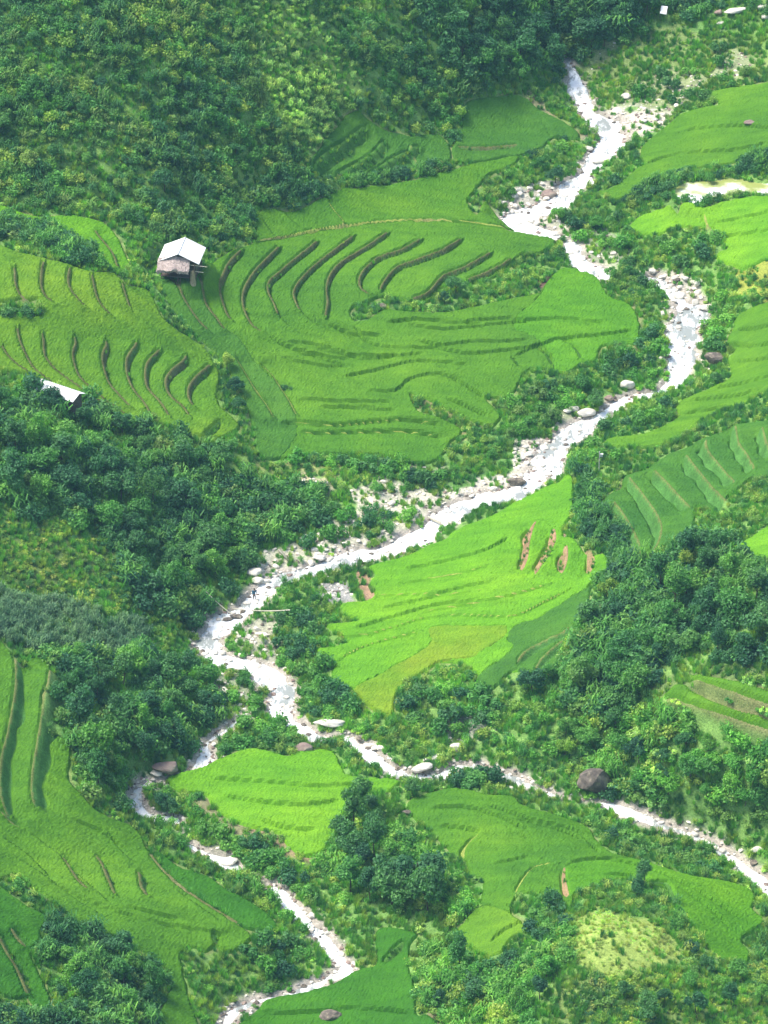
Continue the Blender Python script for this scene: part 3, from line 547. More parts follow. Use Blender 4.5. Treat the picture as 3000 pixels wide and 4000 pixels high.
# ------------------------------------------------------------------ ground
PU, PV = project(GX, GY, H)
cover = np.zeros(H.shape+(3,), np.float32)
nz = fbm(GX, GY, 9, 60)[..., None]; nz2 = vnoise(GX, GY, 1.6, 64)[..., None]
cover[:] = np.array((.11, .25, .06))*(1-nz)+np.array((.19, .33, .075))*nz
def paint(mask, col, soft=None):
    a = np.clip(mask, 0, 1)[..., None]; cover[:] = cover*(1-a)+np.array(col)*a
BARE = [  # (outline, colour, strength)
 ("1530,170 1542,140 1600,112 1628,128 1612,158 1570,172", (.46,.44,.42), 1.), ("1395,180 1440,150 1520,165 1505,205 1440,205", (.42,.40,.36), .9), ("1345,195 1400,172 1430,190 1440,225 1390,240 1340,225", (.42,.40,.34), .75), ("1310,70 1340,95 1300,150 1270,165 1290,120", (.30,.28,.25), .7),
 ("1295,238 1330,225 1420,235 1470,205 1500,195 1480,225 1440,262 1420,280 1390,300 1350,290 1310,262", (.55,.51,.43), .9),
 ("1085,440 1120,408 1180,388 1225,392 1210,425 1150,448 1105,462", (.55,.51,.43), .9), ("1130,500 1160,465 1215,455 1260,490 1215,515", (.52,.48,.4), .8),
 ("1225,505 1300,480 1340,520 1350,570 1310,600 1260,590 1225,560", (.38,.36,.30), .6), ("1395,600 1410,575 1500,600 1530,650 1540,690 1500,660 1440,640", (.55,.51,.43), .8),
 ("1430,660 1470,640 1470,690 1430,700", (.4,.37,.3), .8), ("1200,900 1260,870 1290,895 1240,930 1190,925", (.36,.33,.26), .6),
 ("1108,955 1160,945 1215,960 1190,1030 1120,1055 1040,1068 960,1090 920,1085 960,1060 1030,1040 1110,1015", (.58,.54,.45), .9),
 ("760,1050 850,1035 900,1050 960,1072 930,1120 870,1155 780,1180 700,1205 600,1245 540,1245 560,1195 640,1165 700,1135 760,1105", (.55,.51,.42), .8),
 ("545,990 640,995 740,1010 720,1040 640,1030 560,1025", (.30,.33,.12), .7), ("640,1020 700,1030 715,1060 670,1055 640,1040", (.42,.38,.26), .7), ("800,985 900,1005 960,1010 940,1030 850,1010", (.36,.33,.25), .6),
 ("560,1330 605,1345 600,1440 540,1420 500,1385 520,1350", (.38,.36,.29), .8), ("688,1262 740,1262 765,1290 740,1305 690,1292", (.30,.29,.29), .9),
 ("780,1235 805,1262 812,1285 795,1302 775,1270 765,1245", (.36,.22,.15), .9), ("455,1440 560,1470 560,1545 480,1560 450,1500", (.34,.33,.26), .6),
 ("950,1540 1060,1545 1080,1590 1010,1610 950,1590", (.28,.26,.24), .7), ("400,1712 460,1730 520,1790 560,1800 520,1810 450,1770", (.26,.20,.14), .7),
 ("553,1795 610,1800 690,1858 720,1870 700,1900 660,1870 600,1850", (.27,.18,.12), .8), ("1110,206 1145,205 1180,235 1240,275 1260,300 1225,268 1170,240", (.30,.24,.15), .7),
 ("1150,1120 1165,1140 1150,1190 1130,1230 1115,1200 1120,1160", (.34,.22,.15), .9), ("1190,1130 1215,1120 1215,1180 1180,1200", (.30,.20,.14), .9),
 ("1170,590 1190,585 1180,625 1155,645 1160,610", (.12,.07,.06), 1.), ("1400,1490 1500,1440 1659,1440 1659,1560 1500,1530", (.10,.14,.05), .7),
 ("1235,1985 1300,1965 1380,1985 1440,2010 1480,2060 1400,2100 1300,2120 1240,2080", (.255,.355,.08), 1.), ("1240,2100 1200,2212 1480,2212 1659,2212 1659,2150 1400,2160", (.13,.17,.05), .6),
 ("0,1120 150,1130 260,1180 180,1260 0,1240", (.12,.18,.05), .8), ("0,430 120,470 210,500 200,520 60,480 0,465", (.20,.28,.06), .8), ("870,2100 900,2110 930,2212 960,2212 930,2140", (.24,.20,.12), .8),
 ("1280,60 1500,60 1659,120 1659,180 1500,230 1300,220 1250,150", (.20,.27,.09), .8), ("1590,585 1670,560 1670,650 1600,640", (.26,.30,.05), .9), ("1310,640 1380,650 1390,740 1380,800 1360,700", (.20,.19,.09), .6),
 ("540,10 640,10 700,60 780,170 740,330 640,330 580,220", (.22,.34,.08), .9), ("910,0 960,30 990,90 960,90 900,30", (.24,.14,.11), .7), ("885,850 960,870 1040,915 1060,930 1000,950 950,905 900,890", (.20,.20,.08), .8),
 ("400,1310 440,1340 380,1350 230,1290 260,1270", (.16,.22,.05), .8), ("560,2060 600,2060 620,2100 560,2110", (.2,.16,.1), .0),
]
for s, colr, st in BARE:
    P = catmull(pts(s), True, 3)
    u0, u1, v0, v1 = P[:, 0].min()-40, P[:, 0].max()+40, P[:, 1].min()-30, P[:, 1].max()+30
    m_ = (PU > u0) & (PU < u1) & (PV > v0) & (PV < v1)
    s_ = sdf_poly(P, PU[m_], PV[m_])+(nz2[m_][:, 0]-.5)*26
    a = (sm(-5, 6, s_)*st)[:, None]; cover[m_] = cover[m_]*(1-a)+np.array(colr)*a
bc = {1: (.085,.19,.04), 2: (.24,.30,.06), 3: (.06,.17,.025), 4: (.062,.185,.036), 5: (.30,.20,.11), 6: (.11,.115,.04), 8: (.13,.16,.045), 7: (.15,.19,.06)}
for k, cc in bc.items():
    a = ((bkind == k) & (band < .25))*sm(-.6, -.1, outer); paint(a*.92, cc)
brown = sm(.55, .75, vnoise(GX, GY, 5, 77))*((bkind == 1) & (band < .2)); paint(brown*.6, (.15,.12,.07))
paint(sm(.3, -.1, np.abs(rice+.12)-.12)*sm(.35, .6, vnoise(GX, GY, 4, 78))*.5*(outer < .3), (.24,.22,.10))
paint(sm(-1.6, -.3, wsd), (.38,.35,.29)); paint(sm(-.1, .3, wsd), (.25,.26,.22))
# grid extended outwards with coarse cells
def ext(g, d0, far):
    a = []; v = g[-1]; st = d0
    while v < g[-1]+far: st *= 1.25; v += st; a.append(v)
    return np.array(a)
ex_ = ext(gx, .3, 380); ey_ = ext(gy, .4, 260)
xs = np.concatenate([-ex_[::-1], gx, ex_]); ey0 = gy[0]-(ext(np.array([0.]), .4, 120))[::-1]
ys = np.concatenate([ey0, gy, ey_]); XX, YY = np.meshgrid(xs, ys)
Z = bil(H, X0, Y0, DX, DY, XX, YY); over = np.maximum(np.maximum(XX-X1, X0-XX), 0); ovy = np.maximum(YY-Y1, 0)
Z = Z+over*.12+(fbm(XX, YY, 30, 90)-.5)*np.minimum(over+ovy, 40)*.25+ovy*.3
C = np.stack([bil(cover[..., k].astype(float), X0, Y0, DX, DY, XX, YY) for k in range(3)]+[np.ones(XX.shape)], -1)
nyy, nxx = XX.shape; I = np.arange(nyy*nxx).reshape(nyy, nxx)
F = np.column_stack([I[:-1, :-1].ravel(), I[:-1, 1:].ravel(), I[1:, 1:].ravel(), I[1:, :-1].ravel()])
me = fmesh("terrain", np.column_stack([XX.ravel(), YY.ravel(), Z.ravel()]), F, GM, True)
ca = me.color_attributes.new('cover', 'FLOAT_COLOR', 'POINT'); ca.data.foreach_set('color', C.reshape(-1).astype(np.float32))
link("terrain", me, "green valley slopes and stream banks under the vegetation", None, None, 'structure')

# ------------------------------------------------------------------ rice sheets
for f in FIELDS:
    s = f['s']; sl_ = f['sl']; x, y = GX[sl_], GY[sl_]
    hgt = .34+.05*(vnoise(x, y, .9, 70)-.5)+.05*(vnoise(x, y, .42, 71)-.5)+.12*(fbm(x, y, 5, 72)-.5)+rng.normal(0, .026, x.shape)
    z = H[sl_]+hgt*np.clip((s+.04)/.26, -.5, 1)
    me = sheet("rice_field", sl_, s > -.06, z, RM[f['k']], False)
    link("rice_field", me, f['label'], 'rice field', None, 'stuff')

# ------------------------------------------------------------------ water
for k, (sl_, s, zz) in enumerate(wsrc):
    x, y = GX[sl_], GY[sl_]
    own = s >= wsd[sl_]-1e-6
    z = zz-.45+.14*(fbm(x, y, 1.4, 80)-.5)+.05*(vnoise(x, y, .45, 83)-.5)
    z = z-np.clip(-s-.05, 0, 1)*.6-(0.02 if k else 0)
    me = sheet("stream", sl_, (s > -.2) & own, z, WM, True)
    link("stream", me, ["white rushing main stream winding down the valley", "narrow white side arm of the stream at lower left"][k], None, None, 'structure')
me = sheet("pond", slp, psd > -.3, np.full(psd.shape, PLV), PM, True)
link("pond", me, "shallow pale flooded pond at the right edge", None, None, 'structure')

# ------------------------------------------------------------------ vegetation prototypes
def leaves(centers, radii, nl, size, seed, flat=.75, up=.25, aspect=1.6, lo=-1.):
    g = np.random.default_rng(seed); centers = np.asarray(centers, float); radii = np.asarray(radii, float)
    pr = radii**2; pr = pr/pr.sum(); k = g.choice(len(radii), nl, p=pr)
    d = g.normal(size=(nl, 3)); d /= np.linalg.norm(d, axis=1)[:, None]; d[:, 2] = np.where(d[:, 2] < lo, -d[:, 2], d[:, 2])
    lump = 1+.28*np.sin(d[:, 0]*5+k*1.7)*np.sin(d[:, 1]*6+k)*np.cos(d[:, 2]*4+k*.6)
    r = radii[k]*lump*(.6+.5*g.random(nl)); c = centers[k]+d*r[:, None]*np.array([1, 1, flat])
    nrm = d+g.normal(size=(nl, 3))*.55+np.array([0, 0, up]); nrm /= np.linalg.norm(nrm, axis=1)[:, None]
    a = np.cross(nrm, g.normal(size=(nl, 3))); a /= np.linalg.norm(a, axis=1)[:, None]; b = np.cross(nrm, a)
    s = size*(.6+.8*g.random(nl))[:, None]; a = a*s*aspect*.5; b = b*s*.5; dn = nrm*s*.18
    V = np.stack([c-a-dn, c-b, c+a-dn, c+b], 1).reshape(-1, 3); F = np.arange(nl*4).reshape(-1, 4)
    return V, F
def lobes(g, n_, r, h, lr):
    C_, R_ = [], []
    for i in range(n_):
        a = g.random()*6.283; q = math.sqrt(g.random())*r; z = h*(.35+.65*g.random()*(1-(q/r)**2*.6))
        C_.append((q*math.cos(a), q*math.sin(a), z)); R_.append(lr*(.5+.95*g.random()))
    return C_, R_
PROTO = {}
def crown(shape, seed, mat):
    key = (shape, seed, mat)
    if key in PROTO: return PROTO[key]
    g = np.random.default_rng(seed*31+hash(shape) % 1 + len(shape)*7)
    if shape == 'broad': C_, R_ = lobes(g, 15, 1.75, 2.6, .78); C_ = [(a, b, c+1.5) for a, b, c in C_]; V, F = leaves(C_, R_, 1800, .235, seed, .8)
    elif shape == 'tall': C_, R_ = lobes(g, 15, 1.15, 4.6, .72); C_ = [(a, b, c+1.2) for a, b, c in C_]; V, F = leaves(C_, R_, 1800, .23, seed, .9)
    elif shape == 'bush': C_, R_ = lobes(g, 8, .75, 1.0, .45); V, F = leaves(C_, R_, 480, .17, seed, .85)
    elif shape == 'low': C_, R_ = lobes(g, 6, .8, .45, .36); V, F = leaves(C_, R_, 300, .15, seed, .7, .4)
    elif shape == 'tuft':
        nl = 60; a = g.random(nl)*6.283; q = g.random(nl)*.28; c = np.column_stack([q*np.cos(a), q*np.sin(a), np.zeros(nl)])
        o = np.column_stack([np.cos(a)*.25*g.random(nl), np.sin(a)*.25*g.random(nl), .35+.35*g.random(nl)]); wv = np.column_stack([-np.sin(a), np.cos(a), np.zeros(nl)])*.035
        V = np.stack([c-wv, c+wv, c+o+wv*.3, c+o-wv*.3], 1).reshape(-1, 3); F = np.arange(nl*4).reshape(-1, 4)
    elif shape == 'reed':   # tall stalks with arching leaves: maize, cane
        Vs = []
        for i in range(70):
            a = g.random()*6.283; q = g.random()*.7; bx, by = q*math.cos(a*3), q*math.sin(a*3); h = .3+1.2*g.random(); l = .35+.4*g.random(); dx, dy = math.cos(a), math.sin(a); wx, wy = -dy*.05, dx*.05
            p0, p1, p2 = (bx, by, h), (bx+dx*l*.6, by+dy*l*.6, h+.3), (bx+dx*l, by+dy*l, h+.05)
            Vs += [(p0[0]-wx, p0[1]-wy, p0[2]), (p0[0]+wx, p0[1]+wy, p0[2]), (p1[0]+wx, p1[1]+wy, p1[2]), (p1[0]-wx, p1[1]-wy, p1[2]),
                   (p1[0]-wx, p1[1]-wy, p1[2]), (p1[0]+wx, p1[1]+wy, p1[2]), (p2[0]+wx*.2, p2[1]+wy*.2, p2[2]), (p2[0]-wx*.2, p2[1]-wy*.2, p2[2])]
        V = np.array(Vs); F = np.arange(len(V)).reshape(-1, 4)
    me = fmesh(shape+"_foliage", V, F, LM[mat]); PROTO[key] = me; return me
def trunk_mesh(seed, h=3.2, r=.13):
    g = random.Random(seed); bm = bmesh.new()
    def limb(p0, p1, r0, r1, sg_=6):
        d = (p1-p0); q = d.to_track_quat('Z', 'Y'); ra = []
        for p_, rr_ in ((p0, r0), (p0.lerp(p1, .5)+Vector((g.uniform(-.06, .06), g.uniform(-.06, .06), 0)), (r0+r1)/2), (p1, r1)):
            ra.append([bm.verts.new(p_+q@Vector((math.cos(k*6.283/sg_)*rr_, math.sin(k*6.283/sg_)*rr_, 0))) for k in range(sg_)])
        for A_, B_ in zip(ra[:-1], ra[1:]):
            for k in range(sg_): bm.faces.new((A_[k], A_[(k+1) % sg_], B_[(k+1) % sg_], B_[k]))
        bm.faces.new(ra[-1])
    top = Vector((g.uniform(-.2, .2), g.uniform(-.2, .2), h)); limb(Vector((0, 0, -.6)), top, r, r*.45)
    for k in range(5):
        z = h*g.uniform(.45, .9); a = g.random()*6.283; p0 = Vector((0, 0, -.6)).lerp(top, (z+.6)/(h+.6)); limb(p0, p0+Vector((math.cos(a)*1.0, math.sin(a)*1.0, .8)), r*.4, r*.15, 4)
    me = bpy.data.meshes.new("trunk"); bm.to_mesh(me); bm.free(); me.materials.append(BARK); return me
TRUNKS = [trunk_mesh(i) for i in range(4)]
nclear = []
def tree(x, y, s, shape, mat, label, group, seed=None, zs=1.):
    seed = seed if seed is not None else random.randrange(8)
    o = link("tree", None, label, 'tree', group, None, None, (x, y, float(hz(x, y))-.05), (random.uniform(-.08, .08), random.uniform(-.08, .08), random.random()*6.28), (s*random.uniform(.8, 1.2), s*random.uniform(.8, 1.2), s*zs*random.uniform(.85, 1.25)))
    o.empty_display_size = .5
    link("trunk", TRUNKS[random.randrange(4)], parent=o); link("crown", crown(shape, seed, mat), parent=o)
    return o
def bush(x, y, s, mat, label, group, shape='bush'):
    return link("bush", crown(shape, random.randrange(6), mat), label, 'bush', group, None, None, (x, y, float(hz(x, y))-.08), (0, 0, random.random()*6.28), (s, s, s*random.uniform(.8, 1.25)))

CLEAR = [(unproj([(a, b)])[0], r_) for a, b, r_ in ((1433,50,1.8), (1436,72,1.8), (1294,1019,.9), (1294,1030,.9), (128,870,3.2), (110,860,2.6), (150,872,2.6), (549,1287,1.2), (1285,1712,1.7), (360,1662,2.), (360,1685,1.5), (627,1341,.5), (1545,778,1.5), (1545,795,1.2), (1570,35,1.6), (1600,40,1.6))]
def clear(x, y):
    x = np.asarray(x, float); a = np.zeros(x.shape, bool)
    for p_, r_ in CLEAR: a |= np.hypot(x-p_[0], np.asarray(y)-p_[1]) < r_
    return a
# ------------------------------------------------------------------ scattered ground vegetation (uncountable)
# zones in photo pixels: outline, [(cover kind, weight)], spacing-density per m2, size range
ZN = [
 ("-60,-200 1720,-200 1720,2400 -60,2400", 'scrub', .75, (.32, .8)),
 ("-60,-200 560,-200 560,100 570,250 640,330 650,400 690,430 640,450 545,492 470,545 440,500 330,520 290,480 200,455 60,440 -60,400", 'hill', 1.35, (.55, 1.3)),
 ("560,-200 1400,-200 1400,60 1300,110 1200,170 1100,190 1020,210 990,270 980,300 900,290 780,270 700,350 650,400 640,330 570,250 560,100", 'hill', 1.35, (.55, 1.3)),
 ("540,-20 640,-20 700,60 780,170 740,330 640,340 570,220", 'light', 3.2, (.45, .8)),
 ("850,-200 1420,-200 1400,30 1290,120 1240,180 1190,180 1110,180 1020,160 900,60", 'darkw', .7, (.9, 1.9)),
 ("690,230 990,200 990,300 900,290 780,260", 'hill', .8, (.6, 1.3)),
 ("1260,120 1400,60 1480,40 1720,80 1720,180 1500,230 1460,250 1300,230 1250,180", 'olive', .42, (.25, .7)),
 ("1340,-60 1720,-60 1720,30 1480,40", 'darkw', .7, (.7, 1.4)),
 ("-60,460 60,480 140,500 200,530 220,580 150,565 60,520 -60,520", 'darkw', .9, (.7, 1.3)),
 ("1330,395 1500,350 1720,300 1720,365 1560,380 1460,420 1350,440", 'darkw', 1.3, (.6, 1.1)),
 ("640,440 640,390 760,390 900,370 1050,345 1170,310 1240,300 1230,330 1130,350 960,380 760,415 690,440", 'darkw', 1., (.5, 1.1)),
 ("-60,840 80,850 170,860 330,930 430,955 520,960 550,990 540,1040 600,1060 700,1060 690,1130 590,1180 530,1230 520,1300 440,1365 400,1340 290,1300 250,1200 130,1120 -60,1100", 'darkw', .75, (.8, 1.7)),
 ("-60,1110 130,1120 250,1190 260,1260 320,1310 400,1350 430,1400 380,1400 280,1340 150,1290 -60,1290", 'yelg', .9, (.4, .9)),
 ("-60,1270 80,1290 200,1320 300,1350 330,1400 250,1420 100,1400 -60,1390", 'bluef', 2.6, (.45, .8)),
 ("100,1440 110,1420 250,1420 330,1400 430,1430 470,1500 470,1580 400,1620 340,1640 300,1690 270,1740 200,1730 160,1680 160,1600 120,1570", 'darkw', .75, (.8, 1.7)),
 ("330,575 400,710 440,740 490,790 520,860 545,920 500,860 460,760 400,720 350,650 320,600", 'light', 1.6, (.25, .5)),
 ("1240,1020 1330,1060 1340,1150 1380,1240 1320,1280 1310,1200 1240,1130", 'darkw', .8, (.7, 1.4)),
 ("1300,1240 1400,1230 1500,1170 1720,1160 1720,1430 1500,1430 1400,1500 1330,1560 1250,1540 1200,1480 1260,1360", 'darkw', .75, (.8, 1.7)),
 ("1170,1580 1400,1540 1720,1620 1720,1780 1500,1770 1320,1700 1180,1650", 'midw', .8, (.7, 1.5)),
 ("860,1500 1060,1500 1200,1480 1280,1560 1180,1650 1000,1630 900,1580", 'midw', .8, (.35, .85)),
 ("620,1290 700,1250 740,1300 700,1350 760,1340 690,1400 720,1490 770,1530 840,1560 760,1580 640,1560 600,1440 580,1340", 'midw', .9, (.35, .85)),
 ("700,1740 800,1730 980,1820 1010,1900 1040,1960 980,2100 880,2000 760,2000 700,1900", 'midw', .8, (.6, 1.3)),
 ("800,1725 880,1750 960,1820 1010,1870 1010,1960 980,1940 930,1870 850,1800", 'fresh', 1.6, (.4, .8)),
 ("120,1980 240,2030 340,2080 370,2130 340,2240 -60,2240 -60,2160 110,2190 100,2100 80,2050", 'darkw', .8, (.6, 1.5)),
 ("330,1680 500,1780 640,1880 720,2000 740,2060 600,2000 480,1880 320,1820 280,1760", 'midw', .8, (.4, .95)),
 ("1235,1985 1300,1965 1380,1985 1440,2010 1480,2060 1400,2100 1300,2120 1240,2080", 'yelf', 4.0, (.16, .32)),
 ("900,2040 1000,2060 1200,2060 1240,2100 1180,2240 920,2240", 'midw', .8, (.6, 1.4)),
 ("1240,2110 1400,2110 1480,2070 1560,2100 1720,2080 1720,2240 1180,2240", 'olive', 1.1, (.5, 1.2)),
 ("1210,2180 1480,2170 1720,2180 1720,2240 1200,2240", 'yelg', 1.2, (.4, .9)),
]
KINDS = dict(scrub=[('low', 'mid'), ('low', 'pale'), ('bush', 'mid'), ('low', 'light'), ('bush', 'light'), ('low', 'fresh'), ('low', 'fresh'), ('reed', 'mid'), ('reed', 'light')], hill=[('bush', 'olive'), ('low', 'olive'), ('bush', 'light'), ('low', 'mid'), ('bush', 'mid'), ('low', 'light'), ('reed', 'olive')],
 light=[('low', 'pale'), ('reed', 'pale'), ('low', 'pale'), ('low', 'light')], darkw=[('bush', 'dark'), ('bush', 'mid'), ('bush', 'olive'), ('bush', 'dark'), ('reed', 'mid')], olive=[('low', 'olive'), ('low', 'light'), ('low', 'yel')],
 yelg=[('low', 'olive'), ('low', 'yel'), ('low', 'light')], bluef=[('reed', 'blue'), ('reed', 'blue')], midw=[('bush', 'mid'), ('low', 'mid'), ('bush', 'fresh'), ('low', 'light'), ('low', 'pale'), ('bush', 'light'), ('reed', 'fresh')],
 fresh=[('low', 'fresh'), ('low', 'pale')], yelf=[('low', 'yel'), ('low', 'pale'), ('reed', 'yel')])
STUFF = dict(scrub=("low green scrub along the stream banks and field edges", 'scrub'), hill=("muted green bushes covering the upper left hillside", 'bushes'),
 light=("paler yellow green undergrowth patch on the upper hillside and ridge", 'undergrowth'), darkw=("dark green undergrowth of the wooded slopes", 'undergrowth'),
 olive=("dry olive scrub on the gravelly ground at top right and bottom right", 'scrub'), yelg=("yellowish grass and low bushes on open slopes", 'grass'),
 bluef=("grey green crop of maize on the left slope", 'maize crop'), midw=("mid green leafy thicket around the lower streams", 'thicket'), fresh=("fresh light green weeds beside the tree clump", 'weeds'),
 yelf=("yellow green maize crop on the bottom right knoll", 'maize crop'))
def scatter_group(nm, protos):
    c_ = bpy.data.collections.new(nm+"_shapes")
    for i, me in enumerate(protos):
        o = bpy.data.objects.new(f"{nm}_shape", me); c_.objects.link(o)
    return c_
def geo_scatter(nm, P, sc, colx, label, cat, mat, smax=.35):
    me = bpy.data.meshes.new(nm); N = len(P); me.vertices.add(N); me.vertices.foreach_set('co', np.asarray(P, np.float32).ravel())
    a = me.attributes.new('s', 'FLOAT_VECTOR', 'POINT'); a.data.foreach_set('vector', np.asarray(sc, np.float32).ravel())
    r = np.zeros((N, 3), np.float32); r[:, 2] = rng.random(N)*6.283; r[:, 0] = rng.normal(0, .12, N); r[:, 1] = rng.normal(0, .12, N)
    a = me.attributes.new('r', 'FLOAT_VECTOR', 'POINT'); a.data.foreach_set('vector', r.ravel())
    a = me.attributes.new('k', 'INT', 'POINT'); a.data.foreach_set('value', rng.integers(0, len(colx.objects), N).astype(np.int32))
    o = link(nm, me, label, cat, None, 'stuff')
    g = bpy.data.node_groups.new(nm, 'GeometryNodeTree'); g.interface.new_socket('Geometry', in_out='INPUT', socket_type='NodeSocketGeometry'); g.interface.new_socket('Geometry', in_out='OUTPUT', socket_type='NodeSocketGeometry')
    i_ = g.nodes.new('NodeGroupInput'); o_ = g.nodes.new('NodeGroupOutput'); ip = g.nodes.new('GeometryNodeInstanceOnPoints'); ci = g.nodes.new('GeometryNodeCollectionInfo')
    ci.inputs['Collection'].default_value = colx; ci.inputs['Separate Children'].default_value = True; ci.inputs['Reset Children'].default_value = True
    def na(nm_, ty): q = g.nodes.new('GeometryNodeInputNamedAttribute'); q.data_type = ty; q.inputs['Name'].default_value = nm_; return q.outputs['Attribute']
    g.links.new(i_.outputs[0], ip.inputs['Points']); g.links.new(ci.outputs[0], ip.inputs['Instance']); ip.inputs['Pick Instance'].default_value = True
    g.links.new(na('k', 'INT'), ip.inputs['Instance Index']); g.links.new(na('r', 'FLOAT_VECTOR'), ip.inputs['Rotation']); g.links.new(na('s', 'FLOAT_VECTOR'), ip.inputs['Scale'])
    g.links.new(ip.outputs[0], o_.inputs[0]); md = o.modifiers.new('scatter', 'NODES'); md.node_group = g
    return o
NP = 150000
px_ = rng.uniform(X0-6, X1+6, NP); py_ = rng.uniform(Y0, Y1, NP); pz_ = hz(px_, py_); u_, v_ = project(px_, py_, pz_)
inside = (u_ > -160) & (u_ < W_+160) & (v_ > -140) & (v_ < H_+120); px_, py_, pz_, u_, v_ = (a[inside] for a in (px_, py_, pz_, u_, v_))
AREA = (X1-X0+12)*(Y1-Y0); base_d = NP/AREA   # candidates per m2
uc, vc_ = np.clip(u_, -50, 1710), np.clip(v_, -190, 2390)
zone = np.zeros(len(u_), int)
for k, z_ in enumerate(ZN): zone[inpoly(pts(z_[0]), uc+(vnoise(px_, py_, 3, 101)-.5)*30, vc_+(vnoise(px_, py_, 3, 102)-.5)*24)] = k
zd = np.array([z_[2] for z_ in ZN]); lo = np.array([z_[3][0] for z_ in ZN]); hi = np.array([z_[3][1] for z_ in ZN])
cl = fbm(px_, py_, 6, 110); clump = sm(.3, .6, cl)
sz = lo[zone]+(hi[zone]-lo[zone])*np.clip(rng.random(len(u_))**1.3*.6+clump*.5, 0, 1)
rs = smp(np.maximum(rice, outer-.0), px_, py_); ri = smp(rice, px_, py_); ws = smp(wsd, px_, py_); pd = sdf_poly(PONDP, px_, py_)
hutd = np.hypot(px_-HUT[0], (py_-HUT[1]+2)/1.2)
keep = (rng.random(len(u_)) < zd[zone]/base_d*(.45+.75*clump)) & (rs < -.2*sz-.05) & (ws < -.4*sz-.25) & (pd < -.5*sz) & (hutd > 5.0) & ~clear(px_, py_)
# fewer plants on the gravel bars
barev = np.zeros(len(u_))
for s, colr, st in BARE:
    if colr[0] > .25 and colr[2] > .13: P = np.array(pts(s)); m_ = inpoly(P, u_, v_); barev[m_] = np.maximum(barev[m_], st)
keep &= rng.random(len(u_)) > barev*.85
names = sorted(set(z_[1] for z_ in ZN)); zk = np.array([names.index(z_[1]) for z_ in ZN])[zone]
for q, nm in enumerate(names):
    m_ = keep & (zk == q); ka = KINDS[nm]
    protos = [crown(sh, sd2, mt) for sh, mt in ka for sd2 in (1, 2)]
    col_ = scatter_group(nm, protos); s_ = sz[m_]
    P = np.column_stack([px_[m_], py_[m_], pz_[m_]-.06]); sc = np.column_stack([s_, s_, s_*rng.uniform(.75, 1.3, len(s_))])
    cc = STUFF[nm]; geo_scatter(("crop" if 'maize' in cc[1] else "ground_cover"), P, sc, col_, cc[0], cc[1], None)
    print("stuff", nm, m_.sum())
# grass tufts everywhere outside rice and water, including riser banks
NT = 110000
tx = rng.uniform(X0, X1, NT); ty = rng.uniform(Y0, Y1, NT); tz = hz(tx, ty); u2, v2 = project(tx, ty, tz)
m_ = (u2 > -60) & (u2 < W_+60) & (v2 > -60) & (v2 < H_+60) & (smp(rice, tx, ty) < -.08) & (smp(wsd, tx, ty) < -.5) & (sdf_poly(PONDP, tx, ty) < -.3)
barev = np.zeros(NT)
for s, colr, st in BARE:
    if colr[0] > .22: barev[inpoly(np.array(pts(s)), u2, v2)] = st
bk_ = smp((bkind > 0) & (bkind != 3) & (band < .2), tx, ty); barev[bk_] = 1.2; bk_ = smp((bkind == 1) & (band < .2), tx, ty); barev[bk_] = .35; bk_ = smp((bkind == 5) & (band < .2), tx, ty); barev[bk_] = .5
m_ &= rng.random(NT) > barev*.9; tx, ty, tz = tx[m_], ty[m_], tz[m_]
sg_ = .5+.7*rng.random(len(tx)); sg_ *= np.where(smp(outer, tx, ty) > .1, .7, 1.1)
geo_scatter("grass", np.column_stack([tx, ty, tz-.03]), np.column_stack([sg_]*3), scatter_group("grass", [crown('tuft', 1, 'mid'), crown('tuft', 2, 'olive'), crown('tuft', 3, 'fresh'), crown('tuft', 4, 'light')]),
            "short wild grass on banks, terrace risers and open ground", 'grass', None)
print("grass", len(tx))

